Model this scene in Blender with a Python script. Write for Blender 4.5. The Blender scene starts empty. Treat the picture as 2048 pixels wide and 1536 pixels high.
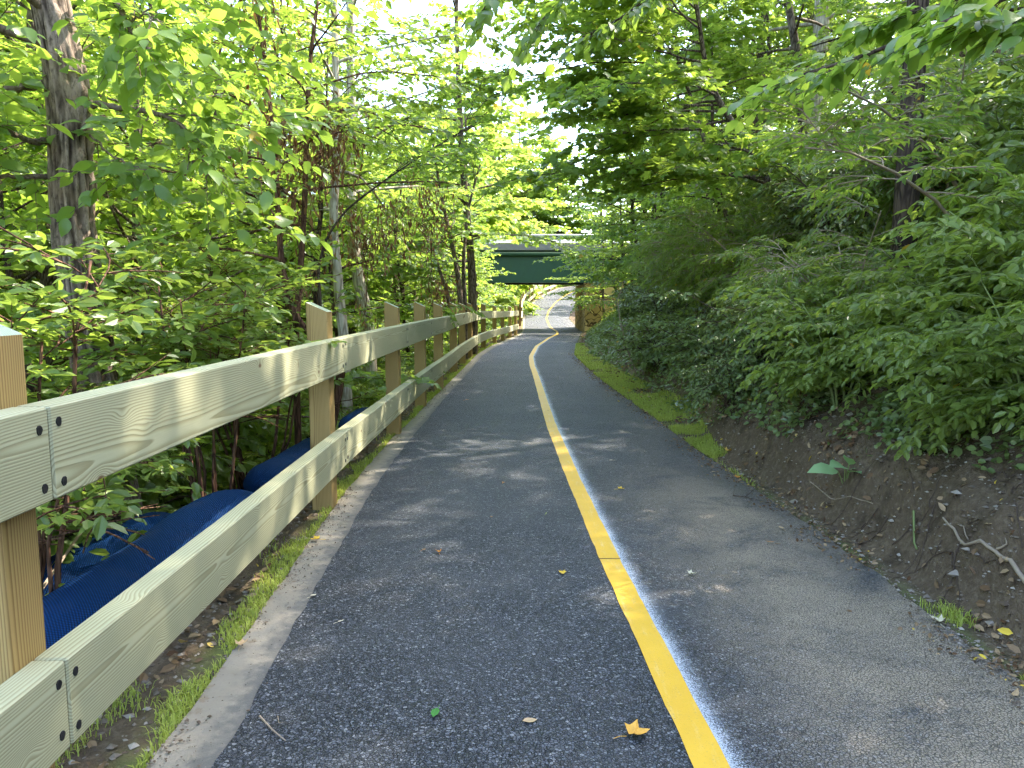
import bpy, bmesh, math, random
import numpy as np
from mathutils import Vector, Matrix
S = bpy.context.scene
COL = S.collection
R = math.radians
CAMH = 1.4; F = 1500.0; PITCH = R(6.4)
cp, sp = math.cos(PITCH), math.sin(PITCH)

# ------------------------------------------------------------------ numeric helpers
def h3(ix, iy, iz, s):
    n = (ix*374761393 + iy*668265263 + iz*2147483647 + s*1274126177) & 0xffffffff
    n = ((n ^ (n >> 13))*1274126177) & 0xffffffff
    return ((n ^ (n >> 16)) & 0xffff)/65535.0
def vnoise(x, y, z=0.0, s=0):
    x, y, z = np.broadcast_arrays(np.asarray(x, float), np.asarray(y, float), np.asarray(z, float))
    ix, iy, iz = np.floor(x).astype(np.int64), np.floor(y).astype(np.int64), np.floor(z).astype(np.int64)
    fx, fy, fz = x-ix, y-iy, z-iz
    fx, fy, fz = [f*f*(3-2*f) for f in (fx, fy, fz)]
    def L(a, b, t): return a+(b-a)*t
    c = [[[h3(ix+i, iy+j, iz+k, s) for k in (0, 1)] for j in (0, 1)] for i in (0, 1)]
    return L(L(L(c[0][0][0], c[1][0][0], fx), L(c[0][1][0], c[1][1][0], fx), fy),
             L(L(c[0][0][1], c[1][0][1], fx), L(c[0][1][1], c[1][1][1], fx), fy), fz)
def sstep(a, b, x):
    t = np.clip((x-a)/(b-a), 0, 1); return t*t*(3-2*t)
def smooth_table(ys, vs, sig, lo=-30, hi=400, st=0.1):
    g = np.arange(lo, hi, st); v = np.interp(g, ys, vs)
    k = np.arange(-int(3*sig/st), int(3*sig/st)+1)*st
    w = np.exp(-k*k/(2*sig*sig)); w /= w.sum()
    vp = np.pad(v, len(k)//2, mode='edge')
    return g, np.convolve(vp, w, 'valid')
PG, PZ = smooth_table([-30, 9, 15, 22, 30, 40, 44, 48, 58, 72, 88, 110, 200, 400],
                      [0, 0, -.02, -.06, -.20, -.30, -.27, -.15, .55, 1.85, 3.3, 4.5, 6, 8], 1.0)
def pz(Y): return np.interp(Y, PG, PZ)
def ray(px, py): return ((px-1024.0), F*cp+(768-py)*sp, -F*sp+(768-py)*cp)
def P(px, py, Y):                      # the point seen at a pixel of the photograph at distance Y
    a, b, c = ray(px, py); t = Y/b
    return Vector((a*t, Y, CAMH+c*t))
def onpath(px, py):
    a, b, c = ray(px, py)
    prev = 0
    for Y in np.arange(0.5, 130, 0.02):
        z = CAMH+c*Y/b
        if z <= pz(Y): return (a*Y/b, Y)
    return (a*130/b, 130)
def table(pts, sig, pre, post=None):
    q = [onpath(*p) for p in pts]
    ys = [p[1] for p in pre]+[p[1] for p in q]; xs = [p[0] for p in pre]+[p[0] for p in q]
    for p in (post or []): ys.append(p[1]); xs.append(p[0])
    o = np.argsort(ys)
    return smooth_table(np.array(ys)[o], np.array(xs)[o], sig)
far = [(17, 100), (30, 115), (60, 140), (60, 400)]
TL = table([(436,1536),(488,1433),(541,1349),(593,1237),(649,1140),(694,1073),(725,1010),(780,930),(835,860),(850,845),(888,798),(917,766),(941,740),(964,712),(999,690),(1046,668),(1049,661),(1050,648),(1050,634),(1056,617),(1075,600),(1096,587),(1122,576)], .35, [(-1.15,-30),(-.98,0)], far)
TR = table([(2048,1374),(1929,1291),(1822,1203),(1725,1126),(1632,1055),(1609,1044),(1530,993),(1461,943),(1387,896),(1322,845),(1262,804),(1193,753),(1149,711),(1152,690),(1159,672),(1164,664),(1150,650),(1137,637),(1140,626),(1152,611),(1166,596),(1188,580)], .35, [(2.3,-30),(2.1,0)], [(x+3, y) for x, y in far])
TC = table([(293,1536),(349,1464),(412,1377),(461,1310),(523,1223),(572,1150),(628,1070),(683,990),(793,865),(815,848),(859,801),(888,774),(923,740),(952,710),(985,690),(1040,668),(1045,661),(1046,648),(1046,634),(1052,617),(1070,600),(1091,587),(1117,576)], .35, [(-1.35,-30),(-1.17,0)], [(x-.25, y) for x, y in far])
TM = table([(1422,1536),(1327,1340),(1219,1121),(1141,945),(1102,850),(1085,795),(1073,755),(1064,731),(1062,713),(1074,692),(1096,677),(1115,668),(1114,663),(1099,652),(1093,637),(1097,622),(1111,605),(1131,590),(1158,578)], .3, [(.75,-30),(.72,0)], [(x+1.5, y) for x, y in far])
def xl(Y): return np.interp(Y, *TL)
def xr(Y): return np.interp(Y, *TR)
def xc(Y): return np.interp(Y, *TC)
def xm(Y): return np.interp(Y, *TM)
CREEKX = lambda Y: np.interp(Y, [-30, 0, 10, 18, 30, 42, 60, 90, 400], [-9.5, -8.5, -6.6, -5.6, -4.9, -5, -6.5, -8, -30])
def terrain(X, Y):
    X = np.asarray(X, float); Y = np.asarray(Y, float)
    z0 = pz(Y); R_ = X-xr(Y); Lf = xc(Y)-X
    cl = (R_ < 0) & (Lf < 0)
    n1 = vnoise(X*.5, Y*.5, 0, 1)-.5; n2 = vnoise(X*2.1, Y*2.1, 0, 2)-.5; n3 = vnoise(X*9, Y*9, 0, 3)-.5; n4 = vnoise(X*25, Y*25, 0, 4)-.5
    # right bank
    g = np.interp(Y, [-30, 7, 9.5, 18, 24, 37, 46, 60, 400], [.12, .14, .5, .6, .3, .25, 1.2, 1.5, 2.0])
    sl = np.interp(Y, [-30, 30, 39, 46, 60, 90], [.76, .76, .6, .45, .5, .5])
    top = np.interp(Y, [-30, 25, 40, 46, 70, 120, 400], [4.4, 4.5, 4.4, 4.0, 3.5, 5, 8])
    d = np.maximum(R_-g, 0)
    toe = np.interp(Y, [-30, 6, 9, 20], [.30, .26, .12, .02])
    rise = d*sl + toe*sstep(0, .25, d)
    rise = top*(1-np.exp(-(rise/top)**1.6*1.15)) if False else np.minimum(rise, top+.03*(rise-top)) - .35*np.exp(-((rise-top)/.7)**2)
    rise = rise + np.maximum(R_-25, 0)*.05
    bump = (n1*.5*sstep(.6, 2.5, d)+n2*.2*sstep(.1, 1, d)+n3*.10*sstep(0, .3, d)+n4*.04*sstep(0, .2, d))
    zr = z0+rise+bump-.004
    # left side
    e = np.maximum(Lf-np.interp(Y, [-30, 20, 30, 60], [.55, .5, .35, .3]), 0)
    cz = np.interp(Y, [-30, 0, 42, 60, 100, 400], [-2.0, -1.95, -2.0, -1.2, .8, 3])
    cxx = CREEKX(Y); edge = xc(Y)-.5
    w = 2.4
    t = np.clip((X-(cxx+w))/np.maximum(edge-(cxx+w), .4), 0, 1)
    bank = cz-.25+(z0-.02-(cz-.25))*(t**1.15)
    farb = cz-.25+np.maximum(cxx-w-X, 0)*.28
    farb = np.minimum(farb, cz+5+np.maximum(cxx-w-X-20, 0)*.06)
    zl = np.where(X > cxx+w, bank, np.where(X < cxx-w, farb, cz-.25))
    zl = np.where(Lf < .5, z0-.015-.03*Lf, zl)
    bl = n1*.3*sstep(.8, 3, Lf)+n2*.14*sstep(.4, 1.5, Lf)+n3*.04*sstep(0.05, .5, Lf)+n4*.018*sstep(0.02, .3, Lf)
    zl = zl+bl
    z = np.where(R_ > 0, zr, np.where(Lf > 0, zl, z0-.06))
    return z
def surf(X, Y):
    on = (X < xr(Y)) & (X > xc(Y)); return np.where(on, pz(Y), terrain(X, Y))
def tz(x, y): return float(terrain(x, y))

# ------------------------------------------------------------------ mesh helpers
class MB:
    def __init__(s): s.v = []; s.f = []; s.n = 0; s.t = []; s.m = []; s.sm = []
    def add(s, V, Fc, tint=None, mat=0, smooth=False):
        V = np.asarray(V, float).reshape(-1, 3); Fc = np.asarray(Fc, np.int64)
        if not len(V): return
        s.v.append(V); s.f.append(Fc+s.n); s.n += len(V)
        s.t.append(np.zeros(len(V)) if tint is None else np.broadcast_to(np.asarray(tint, float), (len(V),)))
        if len(Fc): s.m.append(np.full(len(Fc), mat)); s.sm.append(np.full(len(Fc), smooth))
        else: s.f.pop()
    def mesh(s, name, mats):
        me = bpy.data.meshes.new(name)
        V = np.concatenate(s.v); me.vertices.add(len(V)); me.vertices.foreach_set('co', V.ravel())
        tot = np.concatenate([np.full(len(f), f.shape[1]) for f in s.f]).astype(np.int32); loops = np.concatenate([f.ravel() for f in s.f]).astype(np.int32)
        me.loops.add(len(loops)); me.loops.foreach_set('vertex_index', loops)
        me.polygons.add(len(tot)); st = np.concatenate([[0], np.cumsum(tot)[:-1]])
        me.polygons.foreach_set('loop_start', st.astype(np.int32)); me.polygons.foreach_set('loop_total', tot)
        me.polygons.foreach_set('material_index', np.concatenate(s.m).astype(np.int32)); me.polygons.foreach_set('use_smooth', np.concatenate(s.sm).astype(bool))
        a = me.attributes.new('tint', 'FLOAT', 'POINT'); a.data.foreach_set('value', np.concatenate(s.t))
        for m in (mats if isinstance(mats, (list, tuple)) else [mats]): me.materials.append(m)
        me.update(calc_edges=True); return me
    def obj(s, name, mats, parent=None, loc=(0, 0, 0), label=None):
        o = bpy.data.objects.new(name, s.mesh(name, mats)); COL.objects.link(o)
        o.location = loc; o.parent = parent
        if label: o['label'] = label
        return o
def tag(o, label, cat=None, group=None, kind=None):
    if label: o['label'] = label
    if cat: o['category'] = cat
    if group: o['group'] = group
    if kind: o['kind'] = kind
    return o
def thing(name, label, cat, loc=(0, 0, 0), rz=0, group=None):
    o = bpy.data.objects.new(name, None); COL.objects.link(o); o.empty_display_size = .2
    o.location = loc; o.rotation_euler.z = rz; return tag(o, label, cat, group)
def copy_tree(o, parent=None):
    c = o.copy(); COL.objects.link(c); c.parent = parent
    for ch in list(o.children): copy_tree(ch, c)
    return c
def tube(mb, pts, rad, n=6, mat=0, tint=None, cap=True, smooth=True):
    pts = np.array([tuple(p) for p in pts], float); k = len(pts); rad = np.broadcast_to(np.asarray(rad, float), (k,))
    d = np.gradient(pts, axis=0); d /= np.linalg.norm(d, axis=1)[:, None]+1e-9
    m = d.mean(0); ref = np.array([0, 0, 1.]) if abs(m[2]) < .8*np.linalg.norm(m)+1e-9 else np.array([1., .02, 0])
    u = np.cross(d, ref); u /= np.linalg.norm(u, axis=1)[:, None]+1e-9; w = np.cross(u, d)
    a = np.arange(n)*2*math.pi/n
    V = pts[:, None]+rad[:, None, None]*(np.cos(a)[None, :, None]*u[:, None]+np.sin(a)[None, :, None]*w[:, None])
    i = np.arange(k-1)[:, None]*n; j = np.arange(n)[None]; j2 = (j+1) % n
    Fq = np.stack([i+j, i+n+j, i+n+j2, i+j2], -1).reshape(-1, 4)
    mb.add(V.reshape(-1, 3), Fq, tint, mat, smooth)
    if cap and n > 4:
        c = mb.n; mb.add([pts[-1]+d[-1]*rad[-1]*.4], np.zeros((0, 3)), tint, mat)
        mb.f.append(np.array([[c-n+q, c, c-n+(q+1) % n] for q in range(n)])); mb.m.append(np.full(n, mat)); mb.sm.append(np.full(n, False))
def box(mb, lo, hi, mat=0, tint=None):
    (a, b, c), (d, e, f) = lo, hi
    V = [(a,b,c),(d,b,c),(d,e,c),(a,e,c),(a,b,f),(d,b,f),(d,e,f),(a,e,f)]
    mb.add(V, [(0,3,2,1),(4,5,6,7),(0,1,5,4),(1,2,6,5),(2,3,7,6),(3,0,4,7)], tint, mat)
def bevel_box(name, mat, lo, hi, bev=.004, parent=None, seg=1, M=None):
    bm = bmesh.new(); bmesh.ops.create_cube(bm, size=1)
    for v in bm.verts:
        v.co = Vector([lo[i]+(v.co[i]+.5)*(hi[i]-lo[i]) for i in range(3)])
    bmesh.ops.bevel(bm, geom=bm.edges[:], offset=bev, segments=seg, affect='EDGES', profile=.6)
    if M is not None: bmesh.ops.transform(bm, matrix=M, verts=bm.verts)
    me = bpy.data.meshes.new(name); bm.to_mesh(me); bm.free(); me.materials.append(mat)
    o = bpy.data.objects.new(name, me); COL.objects.link(o); o.parent = parent; return o
def grid(mb, xs, ys, zf, mat=0):
    X, Y = np.meshgrid(xs, ys); Z = zf(X, Y); nx = len(xs)
    i = np.arange(len(ys)-1)[:, None]*nx; j = np.arange(nx-1)[None]
    Fq = np.stack([i+j, i+j+1, i+nx+j+1, i+nx+j], -1).reshape(-1, 4)
    mb.add(np.stack([X, Y, Z], -1).reshape(-1, 3), Fq, None, mat, True)
    return X, Y, Z
def strip(mb, Ys, fa, fb, n, dz, zf=pz, mat=0, tint=None):
    Ys = np.asarray(Ys); u = np.linspace(0, 1, n)[None]
    a, b = fa(Ys)[:, None], fb(Ys)[:, None]
    X = a+(b-a)*u; Y = np.repeat(Ys[:, None], n, 1); Z = zf(Y)+dz
    i = np.arange(len(Ys)-1)[:, None]*n; j = np.arange(n-1)[None]
    Fq = np.stack([i+j, i+j+1, i+n+j+1, i+n+j], -1).reshape(-1, 4)
    mb.add(np.stack([X, Y, Z], -1).reshape(-1, 3), Fq, None if tint is None else np.repeat(np.linspace(0, 1, n)[None], len(Ys), 0).ravel(), mat, True)
    return X, Y

# ------------------------------------------------------------------ materials
class NT:
    def __init__(s, name):
        s.m = bpy.data.materials.new(name); s.m.use_nodes = True; s.t = s.m.node_tree; s.t.nodes.clear()
        s.out = s.t.nodes.new('ShaderNodeOutputMaterial')
    def n(s, ty, ins=None, **kw):
        x = s.t.nodes.new('ShaderNode'+ty)
        for k, v in kw.items(): setattr(x, k, v)
        for k, v in (ins or {}).items():
            i = x.inputs[k]
            if isinstance(v, bpy.types.NodeSocket): s.t.links.new(v, i)
            else: i.default_value = v
        return x
    def math(s, op, a, b=0.0, c=0.0, clamp=False):
        return s.n('Math', {0: a, 1: b, 2: c}, operation=op, use_clamp=clamp).outputs[0]
    def mix(s, f, a, b, blend='MIX'):
        x = s.n('Mix', data_type='RGBA', blend_type=blend)
        for i, v in ((0, f), (6, a), (7, b)):
            if isinstance(v, bpy.types.NodeSocket): s.t.links.new(v, x.inputs[i])
            else: x.inputs[i].default_value = v if i == 0 else (*v, 1)
        return x.outputs[2]
    def obj(s): return s.n('TexCoord').outputs['Object']
    def map(s, v, sc=(1, 1, 1), loc=(0, 0, 0)):
        return s.n('Mapping', {'Vector': v, 'Scale': sc, 'Location': loc}).outputs[0]
    def noise(s, v, sc, det=3, rough=.55, dist=0):
        return s.n('TexNoise', {'Vector': v, 'Scale': sc, 'Detail': det, 'Roughness': rough, 'Distortion': dist}).outputs[0]
    def ramp(s, v, a, b, clamp=True):
        return s.n('MapRange', {0: v, 1: a, 2: b, 3: 0.0, 4: 1.0}, clamp=clamp, interpolation_type='SMOOTHSTEP').outputs[0]
    def attr(s, name='tint'): return s.n('Attribute', attribute_name=name).outputs['Fac']
    def bump(s, h, st, dist=.01): return s.n('Bump', {'Height': h, 'Strength': st, 'Distance': dist}).outputs[0]
    def pbr(s, col, rough=.7, bump=None, spec=.5, **kw):
        d = {'Base Color': (*col, 1) if isinstance(col, tuple) else col, 'Roughness': rough, 'Specular IOR Level': spec}
        if bump is not None: d['Normal'] = bump
        d.update(kw)
        return s.n('BsdfPrincipled', d).outputs[0]
    def done(s, sh): s.t.links.new(sh, s.out.inputs[0]); return s.m

def leaf_mat(name, c1, c2, tr, wt=.5, rough=.42, spec=.45, yellow=(.45, .32, .03), yamt=.97):
    t = NT(name); a = t.attr(); oi = t.n('ObjectInfo').outputs['Random']
    c = t.mix(a, c1, c2)
    v = t.math('MULTIPLY_ADD', oi, .5, .75)
    c = t.mix(1.0, c, t.n('CombineColor', {0: v, 1: v, 2: v}).outputs[0], 'MULTIPLY')
    yl = t.ramp(a, yamt, yamt+.015)
    c = t.mix(yl, c, yellow)
    tc = t.mix(t.math('MULTIPLY', a, .8), tr, tuple(min(1, x*1.25+.05*(i == 0)) for i, x in enumerate(tr)))
    tc = t.mix(yl, tc, (.6, .42, .04))
    b = t.pbr(c, rough, None, spec)
    tl = t.n('BsdfTranslucent', {'Color': tc}).outputs[0]
    return t.done(t.n('MixShader', {0: wt, 1: b, 2: tl}).outputs[0])
M = {}
M['leaf'] = leaf_mat('leaf_green', (.085, .15, .03), (.15, .225, .05), (.34, .51, .06), rough=.37, spec=.55)
M['leaf_maple'] = leaf_mat('leaf_maple', (.08, .15, .028), (.14, .225, .045), (.38, .54, .065))
M['leaf_shade'] = leaf_mat('leaf_deep', (.095, .155, .03), (.165, .23, .05), (.32, .45, .06), wt=.42, rough=.36, spec=.6)
M['leaf_ivy'] = leaf_mat('leaf_ivy', (.105, .16, .042), (.19, .245, .08), (.24, .34, .06), wt=.28, rough=.35, spec=.6, yamt=.985)
M['leaf_bright'] = leaf_mat('leaf_bright', (.14, .22, .045), (.21, .29, .06), (.42, .56, .08), wt=.5)
M['grass'] = leaf_mat('grass_blade', (.27, .33, .05), (.44, .48, .12), (.5, .56, .1), wt=.35, rough=.6, spec=.2, yamt=.96)
def dead():
    t = NT('dead_leaf'); a = t.attr(); c = t.mix(a, (.10, .045, .018), (.30, .17, .08))
    b = t.pbr(c, .75, None, .2); tl = t.n('BsdfTranslucent', {'Color': t.mix(a, (.25, .09, .03), (.4, .22, .08))}).outputs[0]
    return t.done(t.n('MixShader', {0: .25, 1: b, 2: tl}).outputs[0])
M['dead'] = dead()
M['leaf_fresh'] = leaf_mat('leaf_fresh', (.145, .205, .042), (.23, .29, .07), (.38, .52, .07), wt=.42, rough=.36, spec=.6)
def litter():
    t = NT('leaf_litter'); a = t.attr(); c = t.mix(a, (.09, .045, .02), (.36, .25, .14))
    c = t.mix(t.ramp(a, .93, .95), c, (.6, .42, .05))
    return t.done(t.pbr(c, .8, None, .2))
M['litter'] = litter()
def bark(name, c1, c2, sc=18, bs=.6, moss=None):
    t = NT(name); o = t.obj(); v = t.map(o, (1, 1, .22))
    n1 = t.noise(v, sc, 5, .65, .3); n2 = t.noise(o, 3, 3)
    w = t.n('TexVoronoi', {'Vector': t.map(o, (1, 1, .16)), 'Scale': sc*1.6, 'Randomness': 1.0}, feature='DISTANCE_TO_EDGE').outputs['Distance']
    f = t.math('MULTIPLY', t.ramp(w, .0, .22), t.ramp(n1, .25, .6))
    c = t.mix(f, c1, c2); c = t.mix(t.math('MULTIPLY', t.ramp(n2, .45, .7), .5), c, tuple(x*1.35 for x in c2))
    if moss: c = t.mix(t.math('MULTIPLY', t.ramp(n2, .5, .6), .5), c, moss)
    return t.done(t.pbr(c, .88, t.bump(f, bs, .02), .2))
M['bark'] = bark('bark_grey_brown', (.045, .03, .02), (.22, .17, .13))
M['bark_dark'] = bark('bark_dark', (.03, .02, .014), (.10, .07, .05))
M['bark_red'] = bark('bark_reddish', (.045, .02, .012), (.19, .10, .06))
M['bark_pale'] = bark('bark_pale', (.24, .19, .14), (.56, .50, .41), 9, .25)
def simple(name, col, rough=.7, var=.3, sc=20, bs=.2, metal=0.0, spec=.4):
    t = NT(name); o = t.obj(); n = t.noise(o, sc, 4)
    c = t.mix(n, tuple(x*(1-var) for x in col), tuple(x*(1+var) for x in col))
    return t.done(t.pbr(c, rough, t.bump(n, bs, .01), spec, Metallic=metal))
M['twig'] = simple('twig_brown', (.07, .045, .03), .8)
M['twig_green'] = simple('stem_green', (.16, .20, .06), .6)
M['twig_pale'] = simple('twig_pale', (.30, .23, .16), .8)

def asphalt():
    t = NT('asphalt'); o = t.obj()
    v1 = t.n('TexVoronoi', {'Vector': o, 'Scale': 92.0}, feature='F1')
    ve = t.n('TexVoronoi', {'Vector': o, 'Scale': 92.0}, feature='DISTANCE_TO_EDGE').outputs['Distance']
    v2 = t.n('TexVoronoi', {'Vector': o, 'Scale': 260.0}, feature='F1')
    big = t.noise(o, 1.3, 4); mid = t.noise(o, 9, 3)
    rnd = t.n('SeparateColor', {0: v1.outputs['Color']}).outputs[0]; rnd2 = t.n('SeparateColor', {0: v2.outputs['Color']}).outputs[1]
    c = t.mix(t.math('POWER', rnd, 1.6), (.014, .016, .02), (.125, .133, .148))
    c = t.mix(t.math('MULTIPLY', t.ramp(rnd, .9, .97), .5), c, (.28, .28, .27))
    c = t.mix(t.math('MULTIPLY', t.ramp(rnd2, .86, .96), .6), c, (.17, .17, .165))
    gap = t.ramp(ve, .0, .12)
    c = t.mix(gap, (.006, .007, .008), c)
    c = t.mix(t.math('MULTIPLY', t.ramp(big, .35, .75), .25), c, (.12, .12, .12))
    # dried silt washed off the bank
    d = t.attr('dust'); dn = t.noise(o, 2.3, 5, .65, .5); fn = t.noise(o, 60, 3)
    dm = t.math('MULTIPLY', t.ramp(t.math('ADD', t.math('MULTIPLY', dn, .9), t.math('MULTIPLY', fn, .35)), .34, .72), d)
    pt = t.math('MULTIPLY', t.ramp(t.noise(o, 1.1, 4, .6, .4), .56, .78), .22)
    dm = t.math('MAXIMUM', dm, pt)
    c = t.mix(t.math('MULTIPLY', dm, t.math('MULTIPLY_ADD', gap, .5, .25), clamp=True), c, t.mix(mid, (.29, .225, .15), (.41, .33, .235)))
    h = t.math('ADD', t.math('MULTIPLY', gap, .8), t.math('MULTIPLY', rnd, .6))
    return t.done(t.pbr(c, t.math('MULTIPLY_ADD', rnd, .25, .55), t.bump(h, .9, .005), .4))
M['asphalt'] = asphalt()
def concrete():
    t = NT('concrete'); o = t.obj(); a = t.attr()      # a: 0 fence side .. 1 asphalt side
    n = t.noise(o, 4, 5, .65); f = t.noise(o, 70, 4, .7); g = t.noise(o, 18, 4, .6)
    c = t.mix(n, (.21, .18, .135), (.34, .30, .235)); c = t.mix(t.math('MULTIPLY', t.ramp(f, .4, .7), .45), c, (.24, .21, .17))
    tar = t.math('MULTIPLY', t.ramp(t.math('ADD', a, t.math('MULTIPLY', t.math('SUBTRACT', g, .5), 1.2)), .45, .95), .8)
    c = t.mix(tar, c, (.12, .115, .105))
    dirt = t.ramp(t.math('SUBTRACT', g, t.math('MULTIPLY', a, .3)), .48, .62)
    c = t.mix(t.math('MULTIPLY', dirt, .55), c, (.20, .14, .085))
    sp = t.n('TexVoronoi', {'Vector': o, 'Scale': 45.0}, feature='F1').outputs['Distance']
    c = t.mix(t.math('MULTIPLY', t.math('LESS_THAN', sp, .13), t.ramp(g, .45, .55)), c, (.05, .035, .02))
    return t.done(t.pbr(c, .9, t.bump(t.math('ADD', f, t.math('MULTIPLY', g, .5)), .5, .006), .2))
M['concrete'] = concrete()
def yellow():
    t = NT('yellow_paint'); o = t.obj(); n = t.noise(o, 6, 4, .6); f = t.noise(o, 140, 2)
    w = t.noise(t.map(o, (14, 2, 1)), 2, 4, .7)
    v = t.n('TexVoronoi', {'Vector': o, 'Scale': 150.0}, feature='DISTANCE_TO_EDGE').outputs['Distance']
    c = t.mix(n, (.62, .34, .018), (.80, .47, .035)); c = t.mix(t.math('MULTIPLY', t.ramp(w, .52, .75), .45), c, (.80, .60, .26))
    c = t.mix(t.math('MULTIPLY', t.ramp(f, .6, .75), .35), c, (.35, .24, .07))
    sc_ = t.n('SeparateColor', {0: t.n('TexVoronoi', {'Vector': o, 'Scale': 210.0}).outputs['Color']}).outputs[0]
    c = t.mix(t.math('MULTIPLY', t.math('MULTIPLY', t.ramp(sc_, .88, .95), t.ramp(w, .45, .65)), .4), c, (.22, .17, .07))
    return t.done(t.pbr(c, .55, t.bump(v, .3, .003), .4))
M['yellow'] = yellow()
def spray():
    t = NT('white_overspray'); o = t.obj(); a = t.attr()
    f = t.n('TexWhiteNoise', {'Vector': t.n('VectorMath', {0: t.map(o, (330, 330, 330))}, operation='FLOOR').outputs[0]}).outputs[0]
    f2 = t.noise(o, 190, 2, .6); e = t.noise(o, 3.0, 3)
    fade = t.math('POWER', t.math('SUBTRACT', 1.0, a, clamp=True), 2.2)
    fade = t.math('MULTIPLY', fade, t.math('MULTIPLY_ADD', e, .9, .75))
    k = t.math('ADD', t.math('MULTIPLY', f, .55), t.math('MULTIPLY', f2, .5))
    al = t.math('MULTIPLY', t.ramp(t.math('SUBTRACT', fade, t.math('MULTIPLY', k, .95)), -.2, .5), .6)
    b = t.pbr((.72, .77, .83), .7)
    tr = t.n('BsdfTransparent').outputs[0]
    return t.done(t.n('MixShader', {0: al, 1: tr, 2: b}).outputs[0])
M['spray'] = spray()
def ground():
    t = NT('ground_soil'); o = t.obj()
    n = t.noise(o, 1.6, 5, .6); f = t.noise(o, 26, 5, .7); g = t.noise(o, 5, 4)
    c = t.mix(n, (.080, .055, .034), (.155, .110, .070)); c = t.mix(t.math('MULTIPLY', t.ramp(f, .44, .68), .65), c, (.20, .15, .10)); c = t.mix(t.math('MULTIPLY', t.ramp(g, .52, .68), .6), c, (.040, .028, .018))
    gr = t.attr('grassy'); c = t.mix(t.math('MULTIPLY', gr, t.ramp(t.math('ADD', g, t.math('MULTIPLY', f, .5)), .5, .85)), c, (.13, .18, .045))
    gv = t.attr('gravelly'); vr = t.n('TexVoronoi', {'Vector': o, 'Scale': 14.0}); rc = t.n('SeparateColor', {0: vr.outputs['Color']}).outputs[0]
    c = t.mix(gv, c, t.mix(rc, (.30, .27, .23), (.60, .56, .50)))
    cl = t.attr('clay'); c = t.mix(t.math('MULTIPLY', cl, t.ramp(g, .3, .6)), c, (.38, .21, .13))
    h = t.math('ADD', t.math('MULTIPLY', f, 1.0), t.math('MULTIPLY', t.noise(o, 90, 3, .7), .35))
    return t.done(t.pbr(c, .93, t.bump(h, .8, .03), .15))
M['ground'] = ground()
def water():
    t = NT('creek_water'); o = t.obj(); n = t.noise(t.map(o, (1, .5, 1)), 5, 4, .6, .6)
    return t.done(t.pbr((.10, .12, .10), .12, t.bump(n, .5, .05), .8))
M['water'] = water()
def wood(name, pale, dark, deep, knots=1.0, seed=0.0):
    t = NT(name); oi = t.n('ObjectInfo').outputs['Random']
    o = t.n('TexCoord').outputs['Object']
    off = t.n('CombineXYZ', {0: t.math('MULTIPLY', oi, 37.0), 1: 0.0, 2: 0.0}).outputs[0]
    p = t.n('VectorMath', {0: o, 1: off}, operation='ADD').outputs[0]
    s = t.n('SeparateXYZ', {0: p}); x, y, z = s.outputs
    # knots
    kv = t.n('TexVoronoi', {'Vector': t.n('CombineXYZ', {0: t.math('MULTIPLY', x, 3.2), 1: t.math('MULTIPLY', oi, 9.0), 2: t.math('MULTIPLY', z, 6.5)}).outputs[0], 'Scale': 1.0, 'Randomness': 1.0}, feature='F1').outputs['Distance']
    kk = t.math('POWER', 2.718, t.math('MULTIPLY', t.math('MULTIPLY', kv, kv), -38.0))
    low = t.noise(t.n('CombineXYZ', {0: t.math('MULTIPLY', x, .9), 1: t.math('MULTIPLY', y, 2.0), 2: t.math('MULTIPLY', z, 5.0)}).outputs[0], 1.0, 2, .4)
    yy = t.math('ADD', y, t.math('MULTIPLY_ADD', oi, .06, .05)); zz = t.math('ADD', z, t.math('MULTIPLY_ADD', oi, .16, -.08))
    r = t.math('SQRT', t.math('ADD', t.math('MULTIPLY', yy, yy), t.math('MULTIPLY', zz, zz)))
    r = t.math('ADD', r, t.math('MULTIPLY', low, .052)); r = t.math('ADD', r, t.math('MULTIPLY', kk, .03))
    ring = t.math('FRACT', t.math('MULTIPLY', r, 135.0))
    ring = t.math('MULTIPLY', t.ramp(ring, .25, .85), t.math('SUBTRACT', 1.0, t.ramp(ring, .9, 1.0)))
    fib = t.noise(t.n('CombineXYZ', {0: t.math('MULTIPLY', x, 3.0), 1: t.math('MULTIPLY', y, 160.0), 2: t.math('MULTIPLY', z, 160.0)}).outputs[0], 1.0, 3, .6)
    c = t.mix(t.math('MULTIPLY', ring, t.math('MULTIPLY_ADD', fib, .6, .5), clamp=True), pale, dark)
    st = t.noise(t.map(p, (1.0, 4, 6)), 1.3, 3); c = t.mix(t.math('MULTIPLY', t.ramp(st, .5, .75), .4), c, tuple(.5*(a+b) for a, b in zip(pale, dark)))
    kd = t.math('SUBTRACT', 1.0, t.ramp(kv, .035, .085)); kd = t.math('MULTIPLY', kd, knots)
    c = t.mix(kd, c, deep)
    c = t.mix(t.math('MULTIPLY', t.math('SUBTRACT', 1.0, t.ramp(kv, .01, .03)), knots), c, tuple(.3*x for x in deep))
    return t.done(t.pbr(c, .72, t.bump(t.math('ADD', t.math('MULTIPLY', ring, -.5), t.math('MULTIPLY', fib, .3)), .3, .003), .3))
M['rail'] = wood('rail_wood', (.45, .44, .275), (.26, .235, .12), (.15, .09, .04))
M['post'] = wood('post_wood', (.44, .295, .11), (.21, .12, .036), (.10, .04, .015))
M['cap'] = wood('post_cut_top', (.42, .47, .33), (.30, .34, .22), (.2, .2, .12), 0.0)
M['screw'] = NT('screw_black'); M['screw'] = M['screw'].done(M['screw'].pbr((.012, .011, .012), .6))
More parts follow.
